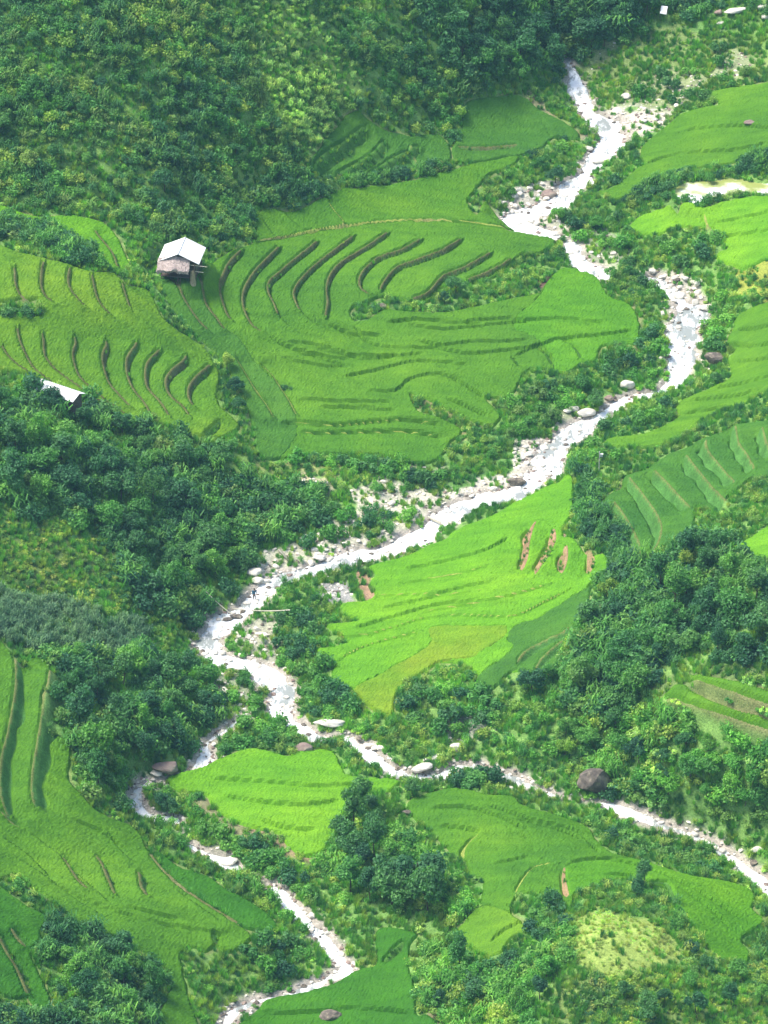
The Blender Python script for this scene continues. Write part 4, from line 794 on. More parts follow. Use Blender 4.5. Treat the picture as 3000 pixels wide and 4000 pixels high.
# ------------------------------------------------------------------ individual trees and bushes
def poisson(poly, count, md, seed):
    g = random.Random(seed); P = np.array(pts(poly)); out_ = []; tries = 0
    while len(out_) < count and tries < 9000:
        tries += 1; x = g.uniform(P[:, 0].min(), P[:, 0].max()); y = g.uniform(P[:, 1].min(), P[:, 1].max())
        if not inpoly(P, np.array([x]), np.array([y]))[0]: continue
        if any((x-a)**2+((y-b)*1.4)**2 < md*md for a, b in out_): continue
        out_.append((x, y))
    return out_
WOODS = [  # outline, count, min dist px, scale, shapes, materials, place words
 ("0,30 540,30 560,240 630,330 600,430 470,510 330,480 220,400 0,370", 40, 60, (.4, .65), ('broad', 'broad', 'tall'), ('olive', 'olive', 'mid', 'dark'), "on the bushy upper left hillside"),
 ("720,20 860,20 1000,150 980,240 820,250 800,150", 14, 55, (.4, .6), ('broad', 'tall'), ('mid', 'olive', 'dark'), "on the upper slope left of the dark ravine wood"),
 ("880,10 1400,10 1400,40 1290,110 1235,165 1120,175 1020,150", 46, 36, (.75, 1.15), ('broad', 'broad', 'tall'), ('dark', 'dark', 'mid'), "in the dark ravine wood above the top of the stream"),
 ("0,880 100,890 240,930 420,980 520,1010 500,1100 520,1200 490,1290 420,1340 330,1260 250,1170 120,1090 0,1080", 52, 40, (.65, 1.0), ('broad', 'broad', 'tall'), ('dark', 'mid', 'dark', 'olive'), "in the dark wood on the left slope above the stream"),
 ("150,1440 250,1430 420,1450 460,1520 450,1570 330,1640 270,1720 200,1700 170,1620", 28, 38, (.65, 1.0), ('broad', 'tall'), ('dark', 'mid', 'dark'), "in the wood between the left terraces and the stream"),
 ("1260,1270 1420,1250 1520,1190 1650,1200 1650,1420 1500,1420 1400,1480 1330,1540 1230,1520 1250,1400", 38, 42, (.65, 1.05), ('broad', 'tall', 'broad'), ('dark', 'mid', 'mid', 'olive'), "in the wood on the right slope beside the lime paddies"),
 ("1180,1600 1400,1560 1650,1640 1650,1760 1480,1740 1340,1700", 22, 45, (.5, .8), ('broad',), ('mid', 'dark', 'fresh'), "on the shrubby right bank above the narrow stream"),
 ("720,1780 780,1755 850,1830 940,1900 950,1960 900,2010 800,1990 730,1940", 15, 40, (.85, 1.25), ('broad', 'tall'), ('dark', 'dark', 'mid'), "in the tall dark clump between the lower fields"),
 ("150,2020 300,2080 350,2140 330,2200 120,2200 130,2100", 15, 38, (.5, .8), ('broad', 'tall'), ('dark', 'mid'), "in the thicket at the bottom left"),
 ("920,2110 1180,2080 1200,2200 950,2210", 10, 50, (.5, .8), ('tall', 'broad'), ('dark', 'mid', 'fresh'), "in the thicket at the bottom left of the maize knoll"),
 ("1300,2130 1520,2100 1650,2110 1650,2200 1350,2200", 10, 50, (.45, .7), ('broad',), ('dark', 'mid'), "on the slope right of the maize knoll"),
 ("1240,1050 1330,1080 1340,1170 1300,1210 1250,1150", 8, 32, (.45, .65), ('broad',), ('dark', 'mid'), "in the thicket between lime paddies and steep terraces"),
]
nt_ = 0
for k, (poly, cnt, md, sr, shp, mts, wd_) in enumerate(WOODS):
    for (x, y) in poisson(poly, cnt, md, 200+k):
        p = unproj([(x, y)])[0]
        if smp(outer, p[0], p[1]) > -.9 or smp(wsd, p[0], p[1]) > -1.4 or clear(p[0], p[1]) or np.hypot(p[0]-HUT[0], p[1]-HUT[1]) < 5.5: continue
        mt = random.choice(mts); sh = random.choice(shp); s = sr[0]*.75+(sr[1]*.95-sr[0]*.75)*random.random()
        size = 'large' if s > (sr[0]*.75+sr[1]*.95)/2 else 'smaller'; tone = dict(dark='dark green', mid='mid green', olive='olive green', fresh='light green')[mt]
        form = dict(broad='rounded', tall='upright')[sh]
        tree(p[0], p[1], s, sh, mt, f"{size} {tone} {form} tree {wd_}", f"{size} {tone} {form} trees {wd_}"); nt_ += 1
ONE = [  # single trees: px, py of the foot, scale, shape, material, label
 (985, 640, .62, 'broad', 'dark', "lone dark bushy tree in the middle of the big terraces"),
 (960, 650, .42, 'broad', 'dark', "small dark tree close left of the lone terrace tree"),
 (1392, 1912, .62, 'tall', 'dark', "dark upright tree standing alone above the maize knoll"),
 (1375, 1945, .5, 'tall', 'dark', "shorter dark tree at the foot of the lone upright tree"),
 (1495, 2060, .42, 'broad', 'dark', "small dark tree right of the maize knoll beside the rice"),
 (1150, 1500, .8, 'broad', 'dark', "dark round tree below the darker rice strips"),
 (1190, 1470, .55, 'broad', 'mid', "mid green tree just behind the dark round tree"),
 (1310, 1310, .7, 'broad', 'yel', "pale yellow green flowering tree at the edge of the lime paddies"),
 (1490, 1235, .6, 'broad', 'light', "pale blossoming tree on the crest of the right slope"),
 (510, 850, .5, 'broad', 'dark', "dark tree on the ridge beside the left terraces"),
 (490, 800, .42, 'broad', 'light', "light green tree on the ridge path between the terraces"),
 (515, 890, .4, 'broad', 'dark', "lower dark tree on the ridge beside the left terraces"),
 (1200, 390, .62, 'broad', 'dark', "dark tree leaning over the rocks at the upper stream bend"),
 (1165, 370, .45, 'broad', 'mid', "green tree behind the rocks at the upper stream bend"),
 (1290, 880, .6, 'broad', 'dark', "dark tree overhanging the large pale boulders by the stream"),
 (1260, 850, .55, 'broad', 'mid', "green tree uphill of the overhanging dark tree"),
 (1545, 830, .4, 'broad', 'dark', "small dark tree right of the narrow rapids"),
 (355, 1755, .6, 'broad', 'dark', "rounded dark tree inside the bend of the small side stream"),
 (375, 1765, .45, 'broad', 'dark', "small dark tree beside the rounded one in the side stream bend"),
 (800, 1745, .45, 'broad', 'dark', "dark tree at the top of the clump beside the bright rice field"),
 (890, 1720, .45, 'broad', 'dark', "dark tree between bright rice field and the lower right fields"),
 (1220, 1640, .5, 'broad', 'yel', "yellow green tree left of the huge dark boulder"),
 (1380, 1830, .38, 'broad', 'mid', "small leafy tree between the narrow stream and the lower rice"),
 (1320, 600, .4, 'broad', 'mid', "green tree beside the stream where it disappears"),
 (1290, 500, .45, 'broad', 'mid', "leafy tree on the gravel island in the upper stream"),
 (1205, 480, .42, 'broad', 'fresh', "fresh green bushy tree right of the foaming bend"),
 (1530, 395, .35, 'broad', 'mid', "small tree standing at the edge of the pale pond"),
 (330, 920, .4, 'broad', 'olive', "olive tree below the lower edge of the left terraces"),
 (66, 905, .45, 'broad', 'dark', "dark tree covering the left end of the hidden white roof"),
 (112, 918, .4, 'broad', 'olive', "olive tree in front of the hidden white roof"),
 (160, 900, .36, 'broad', 'olive', "small tree under the right end of the hidden white roof"),
]
for x, y, s, sh, mt, lb in ONE:
    p = unproj([(x, y)])[0]; tree(p[0], p[1], s, sh, mt, lb, None); nt_ += 1
print("trees", nt_)
BZ = [  # individual bushes near the streams and fields
 ("1200,470 1340,470 1400,560 1400,640 1330,640 1230,600", 20, 28, ('mid', 'dark', 'fresh'), "beside the upper stream between the rocks"),
 ("1340,420 1480,430 1560,500 1560,560 1450,590 1360,540", 18, 30, ('mid', 'dark'), "left of the bright rice below the pond"),
 ("1400,700 1430,690 1440,800 1380,840 1300,830 1290,800", 14, 26, ('mid', 'dark', 'fresh'), "on the left bank of the wide white rapids"),
 ("1530,640 1590,650 1570,760 1540,760 1525,700", 10, 26, ('mid', 'fresh'), "on the right bank of the wide white rapids"),
 ("1090,880 1200,830 1260,860 1180,920 1100,940", 12, 28, ('mid', 'olive', 'fresh'), "below the right corner of the big terraces"),
 ("1250,940 1450,880 1420,960 1300,1000 1240,1020", 16, 30, ('mid', 'dark', 'fresh'), "on the right bank below the narrow rapids"),
 ("640,995 800,1000 960,1030 940,1060 860,1030 720,1010", 16, 24, ('mid', 'fresh', 'dark'), "along the lower edge of the big terraces"),
 ("620,1130 780,1110 900,1120 860,1140 760,1150 700,1180 620,1180", 14, 24, ('mid', 'fresh', 'dark'), "among the stones left of the stream"),
 ("600,1320 700,1340 690,1400 620,1430 600,1390", 14, 24, ('mid', 'dark'), "right of the bamboo pole across the stream"),
 ("640,1440 700,1440 760,1540 700,1560 640,1520", 12, 24, ('mid', 'dark'), "below the tips of the lime paddies"),
 ("470,1570 600,1560 660,1600 540,1615 470,1640", 12, 24, ('mid', 'fresh'), "above the bright field between the stream arms"),
 ("880,1500 1040,1480 1080,1560 900,1590", 16, 28, ('mid', 'dark', 'fresh'), "right of the yellowing field tip"),
 ("1010,1660 1080,1690 1050,1710 990,1695", 6, 20, ('mid', 'dark'), "on the near bank beside the lower boulders"),
 ("430,1790 540,1830 640,1880 700,1960 620,1900 520,1860", 14, 26, ('mid', 'dark'), "on the right side of the small side stream"),
 ("500,1900 600,1990 680,2070 620,2110 440,2060 440,1900", 18, 30, ('mid', 'dark', 'fresh'), "left of the small side stream near the bottom"),
 ("1230,1790 1340,1800 1470,1860 1560,1890 1420,1850 1300,1820", 12, 28, ('mid', 'olive', 'dark'), "between the lower right rice and the narrow stream"),
 ("430,1450 560,1480 550,1540 480,1550", 8, 24, ('fresh', 'mid'), "on the stony island between the stream arms"),
 ("1330,200 1450,150 1560,100 1640,180 1500,220 1380,235", 14, 34, ('olive', 'mid'), "on the scrubby gravel at the top right"),
 ("1000,2000 1100,2090 1040,2150 960,2100", 8, 30, ('mid', 'dark'), "below the small ripe field at the bottom"),
 ("1110,1960 1210,1960 1230,2020 1140,2030", 8, 24, ('dark', 'mid'), "between two rice plots left of the maize knoll"),
]
nb = 0
for k, (poly, cnt, md, mts, wd_) in enumerate(BZ):
    for (x, y) in poisson(poly, cnt, md, 400+k):
        p = unproj([(x, y)])[0]
        if smp(outer, p[0], p[1]) > -.6 or smp(wsd, p[0], p[1]) > -.9 or clear(p[0], p[1]): continue
        mt = random.choice(mts); s = random.uniform(.85, 1.5); size = 'large' if s > 1.17 else 'small'; tone = dict(dark='dark green', mid='mid green', olive='olive', fresh='light green')[mt]
        bush(p[0], p[1], s, mt, f"{size} {tone} bush {wd_}", f"{size} {tone} bushes {wd_}"); nb += 1
print("bushes", nb)
for x, y, s, mt, lb in [(812, 668, .75, 'dark', "dark bush in the notch of the big terraces"), (780, 668, .6, 'mid', "green bush at the left rim of the terrace notch"), (618, 838, .7, 'dark', "small dark bush on a lower terrace bund"),
                        (1022, 655, .8, 'mid', "green bush right of the lone terrace tree"), (1060, 640, .8, 'mid', "bush on the overgrown bank right of the lone terrace tree"), (930, 668, .8, 'mid', "bush on the overgrown bank left of the lone terrace tree"),
                        (20, 680, 1.1, 'dark', "dark bush of the short hedge at the left edge"), (50, 676, 1.0, 'dark', "middle dark bush of the short hedge among left terraces"), (78, 678, .8, 'dark', "right end bush of the short hedge among left terraces"),
                        (1252, 1706, 1.0, 'mid', "green bush hugging the left side of the huge dark boulder"), (1318, 1712, 1.1, 'dark', "dark bush hugging the right side of the huge dark boulder"), (1275, 1722, .7, 'fresh', "light bush in front of the huge dark boulder"), (1282, 1668, 1.2, 'mid', "bush growing behind and over the huge dark boulder"),
 (973, 975, .5, 'dark', "small dark bush at the right tip of the lowest terrace"), (960, 1140, .8, 'mid', "bush hanging over the water opposite the stones"), (1045, 1097, .7, 'mid', "small bush at the near edge of the wide stream")]:
    p = unproj([(x, y)])[0]; bush(p[0], p[1], s, mt, lb, None)

# ------------------------------------------------------------------ rocks
def rock_mesh(seed, mat, flat=.65, sub=3):
    g = np.random.default_rng(seed); bm = bmesh.new(); bmesh.ops.create_icosphere(bm, subdivisions=sub, radius=.5)
    pl = [(lambda v: v/np.linalg.norm(v))(g.normal(size=3)) for _ in range(9)]; off = g.uniform(.28, .46, 9); ph = g.random(6)*6
    for v in bm.verts:
        c = np.array(v.co)
        for n_, o_ in zip(pl, off):
            d = c@n_-o_
            if d > 0: c = c-n_*d*.85
        c = c*(1+.05*math.sin(c[0]*9+ph[0])*math.sin(c[1]*8+ph[1])+.03*math.sin(c[2]*17+ph[2]+c[0]*13))
        c[2] *= flat; v.co = c
    me = bpy.data.meshes.new("rock"); bm.to_mesh(me); bm.free(); me.materials.append(mat); return me
RP = [rock_mesh(i, ROCK, .5+.05*i) for i in range(6)]; RD = [rock_mesh(10+i, ROCKD, .6) for i in range(3)]; RB = [rock_mesh(20+i, ROCKB, .6) for i in range(3)]
def rock(x, y, size, mesh, label, group, dz=.12, sc=None, rz=None):
    z = float(hz(x, y)); wv = float(smp(wsd, x, y))
    if wv > 0: z = float(smp(wz, x, y))-.5
    sx = sc if sc else (random.uniform(1, 1.35), random.uniform(.75, 1.0), random.uniform(.8, 1.1))
    return link("boulder", mesh, label, 'boulder', group, None, None, (x, y, z+size*dz), (random.uniform(-.15, .15), random.uniform(-.15, .15), random.random()*6.28 if rz is None else rz), tuple(size*c for c in sx))
RZ = [  # outline px, count, size range, words
 ("1295,238 1330,228 1420,240 1470,215 1450,255 1400,290 1350,285", 26, (.35, 1.1), "on the gravel right of the top rapids"),
 ("1245,185 1262,225 1300,300 1270,310 1235,240 1230,190", 6, (.5, 1.0), "on the left edge of the top rapids"),
 ("1255,315 1285,320 1265,350 1240,365 1240,345", 6, (.6, 1.5), "at the left bank above the foaming bend"),
 ("1085,430 1130,400 1190,390 1210,415 1150,445 1100,465", 26, (.5, 1.3), "on the rocky bar at the foaming bend"),
 ("1130,480 1160,465 1215,465 1230,495 1190,510", 12, (.5, 1.2), "on the bank below the foaming bend"),
 ("1225,505 1300,490 1345,550 1310,595 1260,585 1240,540", 16, (.4, 1.0), "among the bushes where the upper stream splits"),
 ("1400,580 1440,590 1500,600 1530,650 1500,650 1440,625", 20, (.5, 1.4), "at the head of the wide white rapids"),
 ("1430,650 1460,640 1470,720 1430,720", 9, (.4, 1.2), "at the left edge of the wide white rapids"),
 ("1440,700 1510,680 1500,800 1450,810", 8, (.3, .7), "standing in the wide white rapids"),
 ("1110,960 1190,950 1210,970 1170,1000 1130,1040 1040,1065 980,1080 1040,1045 1110,1010", 34, (.35, 1.1), "on the bank of the long middle reach"),
 ("770,1040 880,1040 950,1070 940,1110 880,1140 800,1100", 26, (.3, .9), "on the stony bar above the middle reach"),
 ("545,1240 570,1195 660,1160 760,1120 860,1150 780,1180 700,1205 620,1232", 46, (.4, 1.2), "in the stony strip along the middle reach"),
 ("700,1190 860,1165 900,1150 880,1185 760,1215 700,1225", 14, (.35, .9), "standing in the water of the middle reach"),
 ("545,1250 600,1300 560,1300 500,1330 470,1350 500,1300", 14, (.4, 1.0), "in the stream around the wading person"),
 ("560,1320 600,1345 590,1430 540,1420 500,1380 530,1350", 24, (.35, 1.1), "on the bank below the bamboo pole"),
 ("440,1370 560,1400 580,1440 480,1430 440,1400", 12, (.4, 1.0), "in the shallows above the stony island"),
 ("455,1440 560,1470 560,1545 480,1560 450,1500", 20, (.35, 1.0), "on the stony island between the stream arms"),
 ("570,1450 630,1470 640,1550 600,1560 590,1500", 10, (.35, .9), "along the left arm edge below the island"),
 ("740,1580 820,1610 880,1660 860,1650 780,1590", 12, (.35, 1.0), "along the right edge of the lower stream"),
 ("840,1655 1000,1630 1030,1650 980,1680 900,1690", 12, (.5, 1.3), "in the lower rapids beside the bright field"),
 ("1060,1650 1180,1690 1260,1720 1180,1710 1060,1670", 8, (.3, .8), "along the narrow stream"),
 ("1380,1740 1500,1780 1600,1830 1640,1880 1580,1850 1460,1790", 20, (.35, 1.1), "along the narrow stream at the lower right"),
 ("600,1920 660,1960 750,2060 750,2100 700,2060 620,1960", 14, (.35, .9), "in the small side stream"),
 ("430,1600 480,1580 520,1560 500,1590 450,1650", 8, (.35, .9), "by the small fall of the side stream"),
 ("680,1262 745,1262 765,1292 700,1292", 14, (.25, .6), "on the grey gravel left of the lime paddies"),
]
cand = []
for k, (poly, cnt, sr, wd_) in enumerate(RZ):
    for (x, y) in poisson(poly, cnt, 9, 600+k):
        p = unproj([(x, y)])[0]
        if smp(rice, p[0], p[1]) > -.3: continue
        s = sr[0]+(sr[1]-sr[0])*random.random()**1.8; big = s > (sr[0]+sr[1])*.5; dk = random.random() < .12
        size = 'larger' if big else 'small'; tn = 'dark grey' if dk else 'pale'
        cand.append((s, float(p[0]), float(p[1]), dk, f"{size} {tn} boulder {wd_}", f"{size} {tn} boulders {wd_}"))
cand.sort(key=lambda c: -c[0]/c[2])
for s, x, y, dk, a, b in cand[:258]: rock(x, y, s, random.choice(RD if dk else RP), a, b)
small = cand[258:]
BIG = [ # px,py, size m, mesh list, scale, label
 (1284, 1708, 4.3, RD[0], (.95, .75, 1.35), "huge dark boulder above the narrow stream on the right"), (360, 1662, 3.3, RB[0], (1.15, .8, .8), "big brown domed boulder beside the side stream"),
 (338, 1668, 1.4, RP[0], (1.2, .8, .8), "pale boulder at the foot of the brown domed boulder"), (1545, 778, 2.9, RD[1], (1.2, .8, .9), "large dark boulder on the right bank of the wide rapids"),
 (1265, 893, 2.2, RP[2], (1.25, .8, .9), "large pale boulder sitting at the stream edge"), (1240, 888, 1.5, RP[3], (1, .8, 1), "pale boulder left of the large one at the stream edge"),
 (1225, 890, 1.2, RP[1], (1.2, .8, .8), "low pale boulder under the bushes by the stream edge"), (1355, 838, 1.8, RP[4], (1.2, .8, 1), "pale pointed boulder above the narrow rapids"),
 (1315, 862, 1.3, RB[1], (1, .8, 1), "brown boulder hanging under the dark streamside tree"), (1115, 1040, 2.2, RD[2], (1.2, .8, .7), "dark flat boulder at the bank of the middle reach"),
 (1468, 635, 1.6, RP[5], (1.2, .8, .9), "big pale boulder at the head of the wide rapids"), (1525, 655, 1.8, RP[0], (1.3, .7, .8), "long pale boulder at the right of the rapids head"),
 (1290, 345, 1.7, RP[1], (1.4, .8, .7), "long pale slab boulder on the left bank of the top rapids"), (1185, 415, 2.0, RB[2], (1.2, .9, .9), "brown boulder on the rocky bar at the foaming bend"),
 (655, 1622, 2.2, RB[1], (1.1, .8, .9), "brown boulder at the top edge of the bright lower field"), (910, 1663, 2.3, RP[2], (1.2, .8, .7), "big flat boulder in the lower rapids"),
 (985, 1620, 1.8, RP[3], (.9, .8, 1.2), "tall pale boulder above the lower rapids"), (945, 1638, 1.4, RP[4], (1.1, .8, .8), "rounded boulder left of the tall pale boulder"),
 (495, 1858, 1.7, RP[5], (1.2, .8, .7), "cream boulder in the side stream"), (713, 1570, 2.8, RP[0], (1.5, .5, .5), "long pale slab beside the stream below the lime paddies"),
 (715, 2200, 2.3, RD[0], (1.1, .9, .8), "dark boulder in the rice at the bottom edge"), (880, 1757, 1.1, RD[1], (1.3, .8, .6), "small dark boulder at the corner of the lower right rice"),
 (1500, 1792, 1.1, RP[1], (1, .9, 1), "cream boulder standing in the narrow stream"), (1633, 1842, 1.3, RP[2], (1.2, .8, .8), "pale boulder above the narrow stream near the right edge"),
 (548, 1238, 1.9, RP[3], (1.3, .8, .7), "cream boulder upstream of the wading person"), (572, 1250, 1.3, RP[4], (1.2, .8, .7), "grey white boulder right of the cream one upstream of the person"),
 (555, 1252, 1.5, RP[5], (1.1, .8, .7), "white boulder directly behind the wading person"), (510, 1328, 1.3, RD[2], (1.3, .8, .6), "wet dark rock in the stream below the person"), (492, 1332, 1.0, RD[0], (1.3, .8, .5), "smaller wet dark rock in the stream left of the other"),
 (1552, 30, 1.5, RB[0], (1, .8, 1), "brown boulder at the left end of the ledge near the top edge"), (1585, 30, 2.6, RP[1], (1.5, .6, .6), "long pale ledge boulder near the top edge"), (1555, 50, 1.1, RP[2], (1.2, .8, .8), "pale boulder just below the brown one near the top edge"),
 (1648, 20, 1.8, RP[3], (1, .8, .9), "pale boulder in the top right corner"), (1656, 36, 1.6, RP[4], (1.1, .8, .9), "lower pale boulder in the top right corner"),
 (1620, 270, 1.5, RB[2], (1.4, .8, .7), "mossy brown boulder inside the upper right rice field"), (1352, 215, 1.5, RP[5], (1.2, .8, .8), "pale rounded boulder in the scrub beside the upper right field"),
 (1430, 745, .9, RP[2], (1.2, .8, .8), "small boulder under the bushes left of the wide rapids"), (690, 1205, 1.6, RP[0], (1.2, .8, .8), "pale boulder at the near edge of the stony strip"),
 (825, 665, 1.6, RD[1], (.9, .8, 1), "grey boulder in the notch of the big terraces"), (1433, 1290, .8, RP[3], (1, 1, 1), None),
]
for x, y, s, me_, sc, lb in BIG:
    if not lb: continue
    p = unproj([(x, y)])[0]; rock(p[0], p[1], s, me_, lb, None, .18 if s < 4 else .3, sc, rz=.2)
# gravel
NG = 26000; gx_ = rng.uniform(X0, X1, NG*8); gy_ = rng.uniform(Y0, Y1, NG*8); gz_ = hz(gx_, gy_); u3, v3 = project(gx_, gy_, gz_)
pr = np.zeros(len(gx_))
for s, colr, st in BARE:
    if colr[0] > .25 and colr[2] > .2: pr[inpoly(np.array(pts(s)), u3, v3)] = .35*st
pr = np.maximum(pr, sm(-1.5, -.2, smp(wsd, gx_, gy_))*.5); wq = smp(wsd, gx_, gy_); pr[wq > .15] = np.where(vnoise(gx_, gy_, 3.5, 130) > .55, .11, .02)[wq > .15]; pr[smp(rice, gx_, gy_) > -.2] = 0
m_ = (rng.random(len(gx_)) < pr) & (u3 > -40) & (u3 < W_+40); gx_, gy_, gz_ = gx_[m_], gy_[m_], gz_[m_]
inw = smp(wsd, gx_, gy_) > 0; gz_ = np.where(inw, smp(wz, gx_, gy_)-.45, gz_)
s_ = .18+.42*rng.random(len(gx_))**2; s_ = s_*np.where(inw, 1.5, 1.)
gx_ = np.concatenate([gx_, [c[1] for c in small]]); gy_ = np.concatenate([gy_, [c[2] for c in small]]); gz_ = np.concatenate([gz_, [max(float(hz(c[1], c[2])), float(smp(wz, c[1], c[2]))-.45 if smp(wsd, c[1], c[2]) > 0 else -99) for c in small]]); s_ = np.concatenate([s_, [c[0] for c in small]])
geo_scatter("gravel", np.column_stack([gx_, gy_, gz_+.02]), np.column_stack([s_*1.2, s_, s_*.8]), scatter_group("gravel", RP[:4]+[RD[0], RB[0]]), "loose stones and cobbles along the stream banks", 'gravel', None)
print("gravel", len(gx_))

# ------------------------------------------------------------------ hut and other built things
def boxm(bm, x0, x1, y0, y1, z0, z1):
    v = [bm.verts.new(c) for c in ((x0,y0,z0),(x1,y0,z0),(x1,y1,z0),(x0,y1,z0),(x0,y0,z1),(x1,y0,z1),(x1,y1,z1),(x0,y1,z1))]
    for f_ in ((0,3,2,1),(4,5,6,7),(0,1,5,4),(1,2,6,5),(2,3,7,6),(3,0,4,7)): bm.faces.new([v[i] for i in f_])
def tube(bm, p0, p1, r0, r1=None, sg_=8):
    p0, p1 = Vector(p0), Vector(p1); r1 = r0 if r1 is None else r1; q = (p1-p0).to_track_quat('Z', 'Y')
    A_, B_ = [[bm.verts.new(p_+q@Vector((math.cos(k*6.2832/sg_)*r_, math.sin(k*6.2832/sg_)*r_, 0))) for k in range(sg_)] for p_, r_ in ((p0, r0), (p1, r1))]
    for k in range(sg_): bm.faces.new((A_[k], A_[(k+1) % sg_], B_[(k+1) % sg_], B_[k]))
    bm.faces.new(A_[::-1]); bm.faces.new(B_)
def obj(name, bm, mat, parent=None, **kw):
    bmesh.ops.recalc_face_normals(bm, faces=bm.faces); me = bpy.data.meshes.new(name); bm.to_mesh(me); bm.free(); me.materials.append(mat)
    return link(name, me, parent=parent, **kw)
def corr_roof(bm, W, L, rise, side, th=.04):
    # one corrugated slope from ridge (x=0) to eave (x=side*W)
    n_ = 44; top = []
    for i in range(n_+1):
        y = -L/2+L*i/n_; b = .025*math.cos(i*math.pi)
        top.append((bm.verts.new((side*.0, y, rise+b)), bm.verts.new((side*W, y, b)), bm.verts.new((side*.0, y, rise+b-th)), bm.verts.new((side*W, y, b-th))))
    for a, b in zip(top[:-1], top[1:]):
        bm.faces.new((a[0], a[1], b[1], b[0])); bm.faces.new((a[2], b[2], b[3], a[3])); bm.faces.new((a[1], a[3], b[3], b[1])); bm.faces.new((a[0], b[0], b[2], a[2]))
    bm.faces.new(top[0][::1][:1]+(top[0][2], top[0][3], top[0][1])); bm.faces.new((top[-1][0], top[-1][1], top[-1][3], top[-1][2]))
hut = link("stilt_hut", None, "wooden stilt hut with a white sheet roof and grey thatch porch above the terraces", 'hut', None, None, None, (HUT[0]+.1, HUT[1]-.3, HUTZ), (0, 0, R(-9)), .94)
EV = 2.9; hw, hl = 2.95, 5.3
for s_ in (-1, 1):
    bm = bmesh.new(); corr_roof(bm, hw, hl, 1.38, s_); o = obj("roof", bm, WHITE, hut, loc=(0, 0, EV))
bm = bmesh.new(); tube(bm, (0, -hl/2, EV+1.41), (0, hl/2, EV+1.41), .07); obj("ridge_cap", bm, WHITE, hut)
# thatch porch roof: shaggy slab in front of the gable
g = np.random.default_rng(5); V = []; F = []
nx2, ny2 = 46, 12
for j in range(ny2+1):
    for i in range(nx2+1):
        fx, fy = i/nx2, j/ny2; x = -2.85+4.5*fx; dr = .35*vnoise(np.array(x), np.array(fy*2), .5, 9)
        V.append((x, -hl/2+.55-1.5*fy*(1+.25*float(vnoise(np.array(x*1.0), np.array(0.), .55, 11))*fy), EV+.75*(1-abs(fx-.55)*1.1)-1.25*fy-float(dr)*fy*.5+g.normal(0, .03)))
for j in range(ny2):
    for i in range(nx2): a = j*(nx2+1)+i; F.append((a, a+1, a+nx2+2, a+nx2+1))
me = fmesh("thatch_porch", V, F, THATCH); o = link("thatch_porch", me, parent=hut); md = o.modifiers.new("thick", 'SOLIDIFY'); md.thickness = .16
# hanging straw fringe
Vs = []
for i in range(320):
    x = -2.8+4.4*g.random(); y = -hl/2+.55-1.55-.18*g.random(); z = EV+.75*(1-abs((x+2.85)/4.5-.55)*1.1)-1.25-.1*g.random(); l = .15+.4*g.random()*float(vnoise(np.array(x), np.array(3.), .6, 12)); a = g.normal(0, .05)
    Vs += [(x-.03, y, z+.2), (x+.03, y, z+.2), (x+.02+a, y-.03, z-l), (x-.02+a, y-.03, z-l)]
link("thatch_fringe", fmesh("thatch_fringe", Vs, np.arange(len(Vs)).reshape(-1, 4), THATCH), parent=hut)
# walls, recessed and boarded
bm = bmesh.new()
for side in (-1, 1):
    for k in range(15): y0 = -2.0+k*.27; boxm(bm, side*2.35-.03, side*2.35+.03, y0, y0+.255, .9, EV+.18)
for k in range(17): x0 = -2.3+k*.27; boxm(bm, x0, x0+.255, 2.05, 2.11, .9, EV+.3)
for k in range(17):
    x0 = -2.3+k*.27
    if 5 < k < 9: continue
    boxm(bm, x0, x0+.255, -1.75, -1.69, .9, EV+.3)
obj("wall", bm, WOOD, hut)
bm = bmesh.new(); v = [bm.verts.new(c) for c in ((-2.5, 0, 0), (2.5, 0, 0), (0, 0, 1.15), (-2.5, .05, 0), (2.5, .05, 0), (0, .05, 1.15))]
for f_ in ((0,1,2),(5,4,3),(0,3,4,1),(1,4,5,2),(2,5,3,0)): bm.faces.new([v[i] for i in f_])
obj("gable_wall", bm, WOOD, hut, loc=(0, -2.0, EV+.1))
bm = bmesh.new(); boxm(bm, -2.5, 2.5, -2.9, 2.3, .78, .9); obj("floor_platform", bm, WOOD, hut)
for x in (-2.35, 0, 2.35):
    for y in (-2.7, -1.6, 2.0): bm = bmesh.new(); tube(bm, (x, y, -.8), (x, y, EV-.05), .09, .07); obj("post", bm, WOOD, hut)
for dz, x1, yy in ((0.3, 4.1, -2.5), (-.55, 3.6, -2.6)):
    bm = bmesh.new(); tube(bm, (1.2, yy, EV-.5+dz), (x1, yy-.1, EV-.6+dz), .045, .035); obj("drying_pole", bm, BAMBOO, hut)
bm = bmesh.new()
for s_ in (-1, 1): tube(bm, (.2+s_*.22, -3.7, 0), (.2+s_*.22, -2.9, .95), .035)
for k in range(4): tube(bm, (-.02, -3.6+k*.2, .12+k*.24), (.42, -3.6+k*.2, .12+k*.24), .025)
obj("ladder", bm, WOOD, hut)
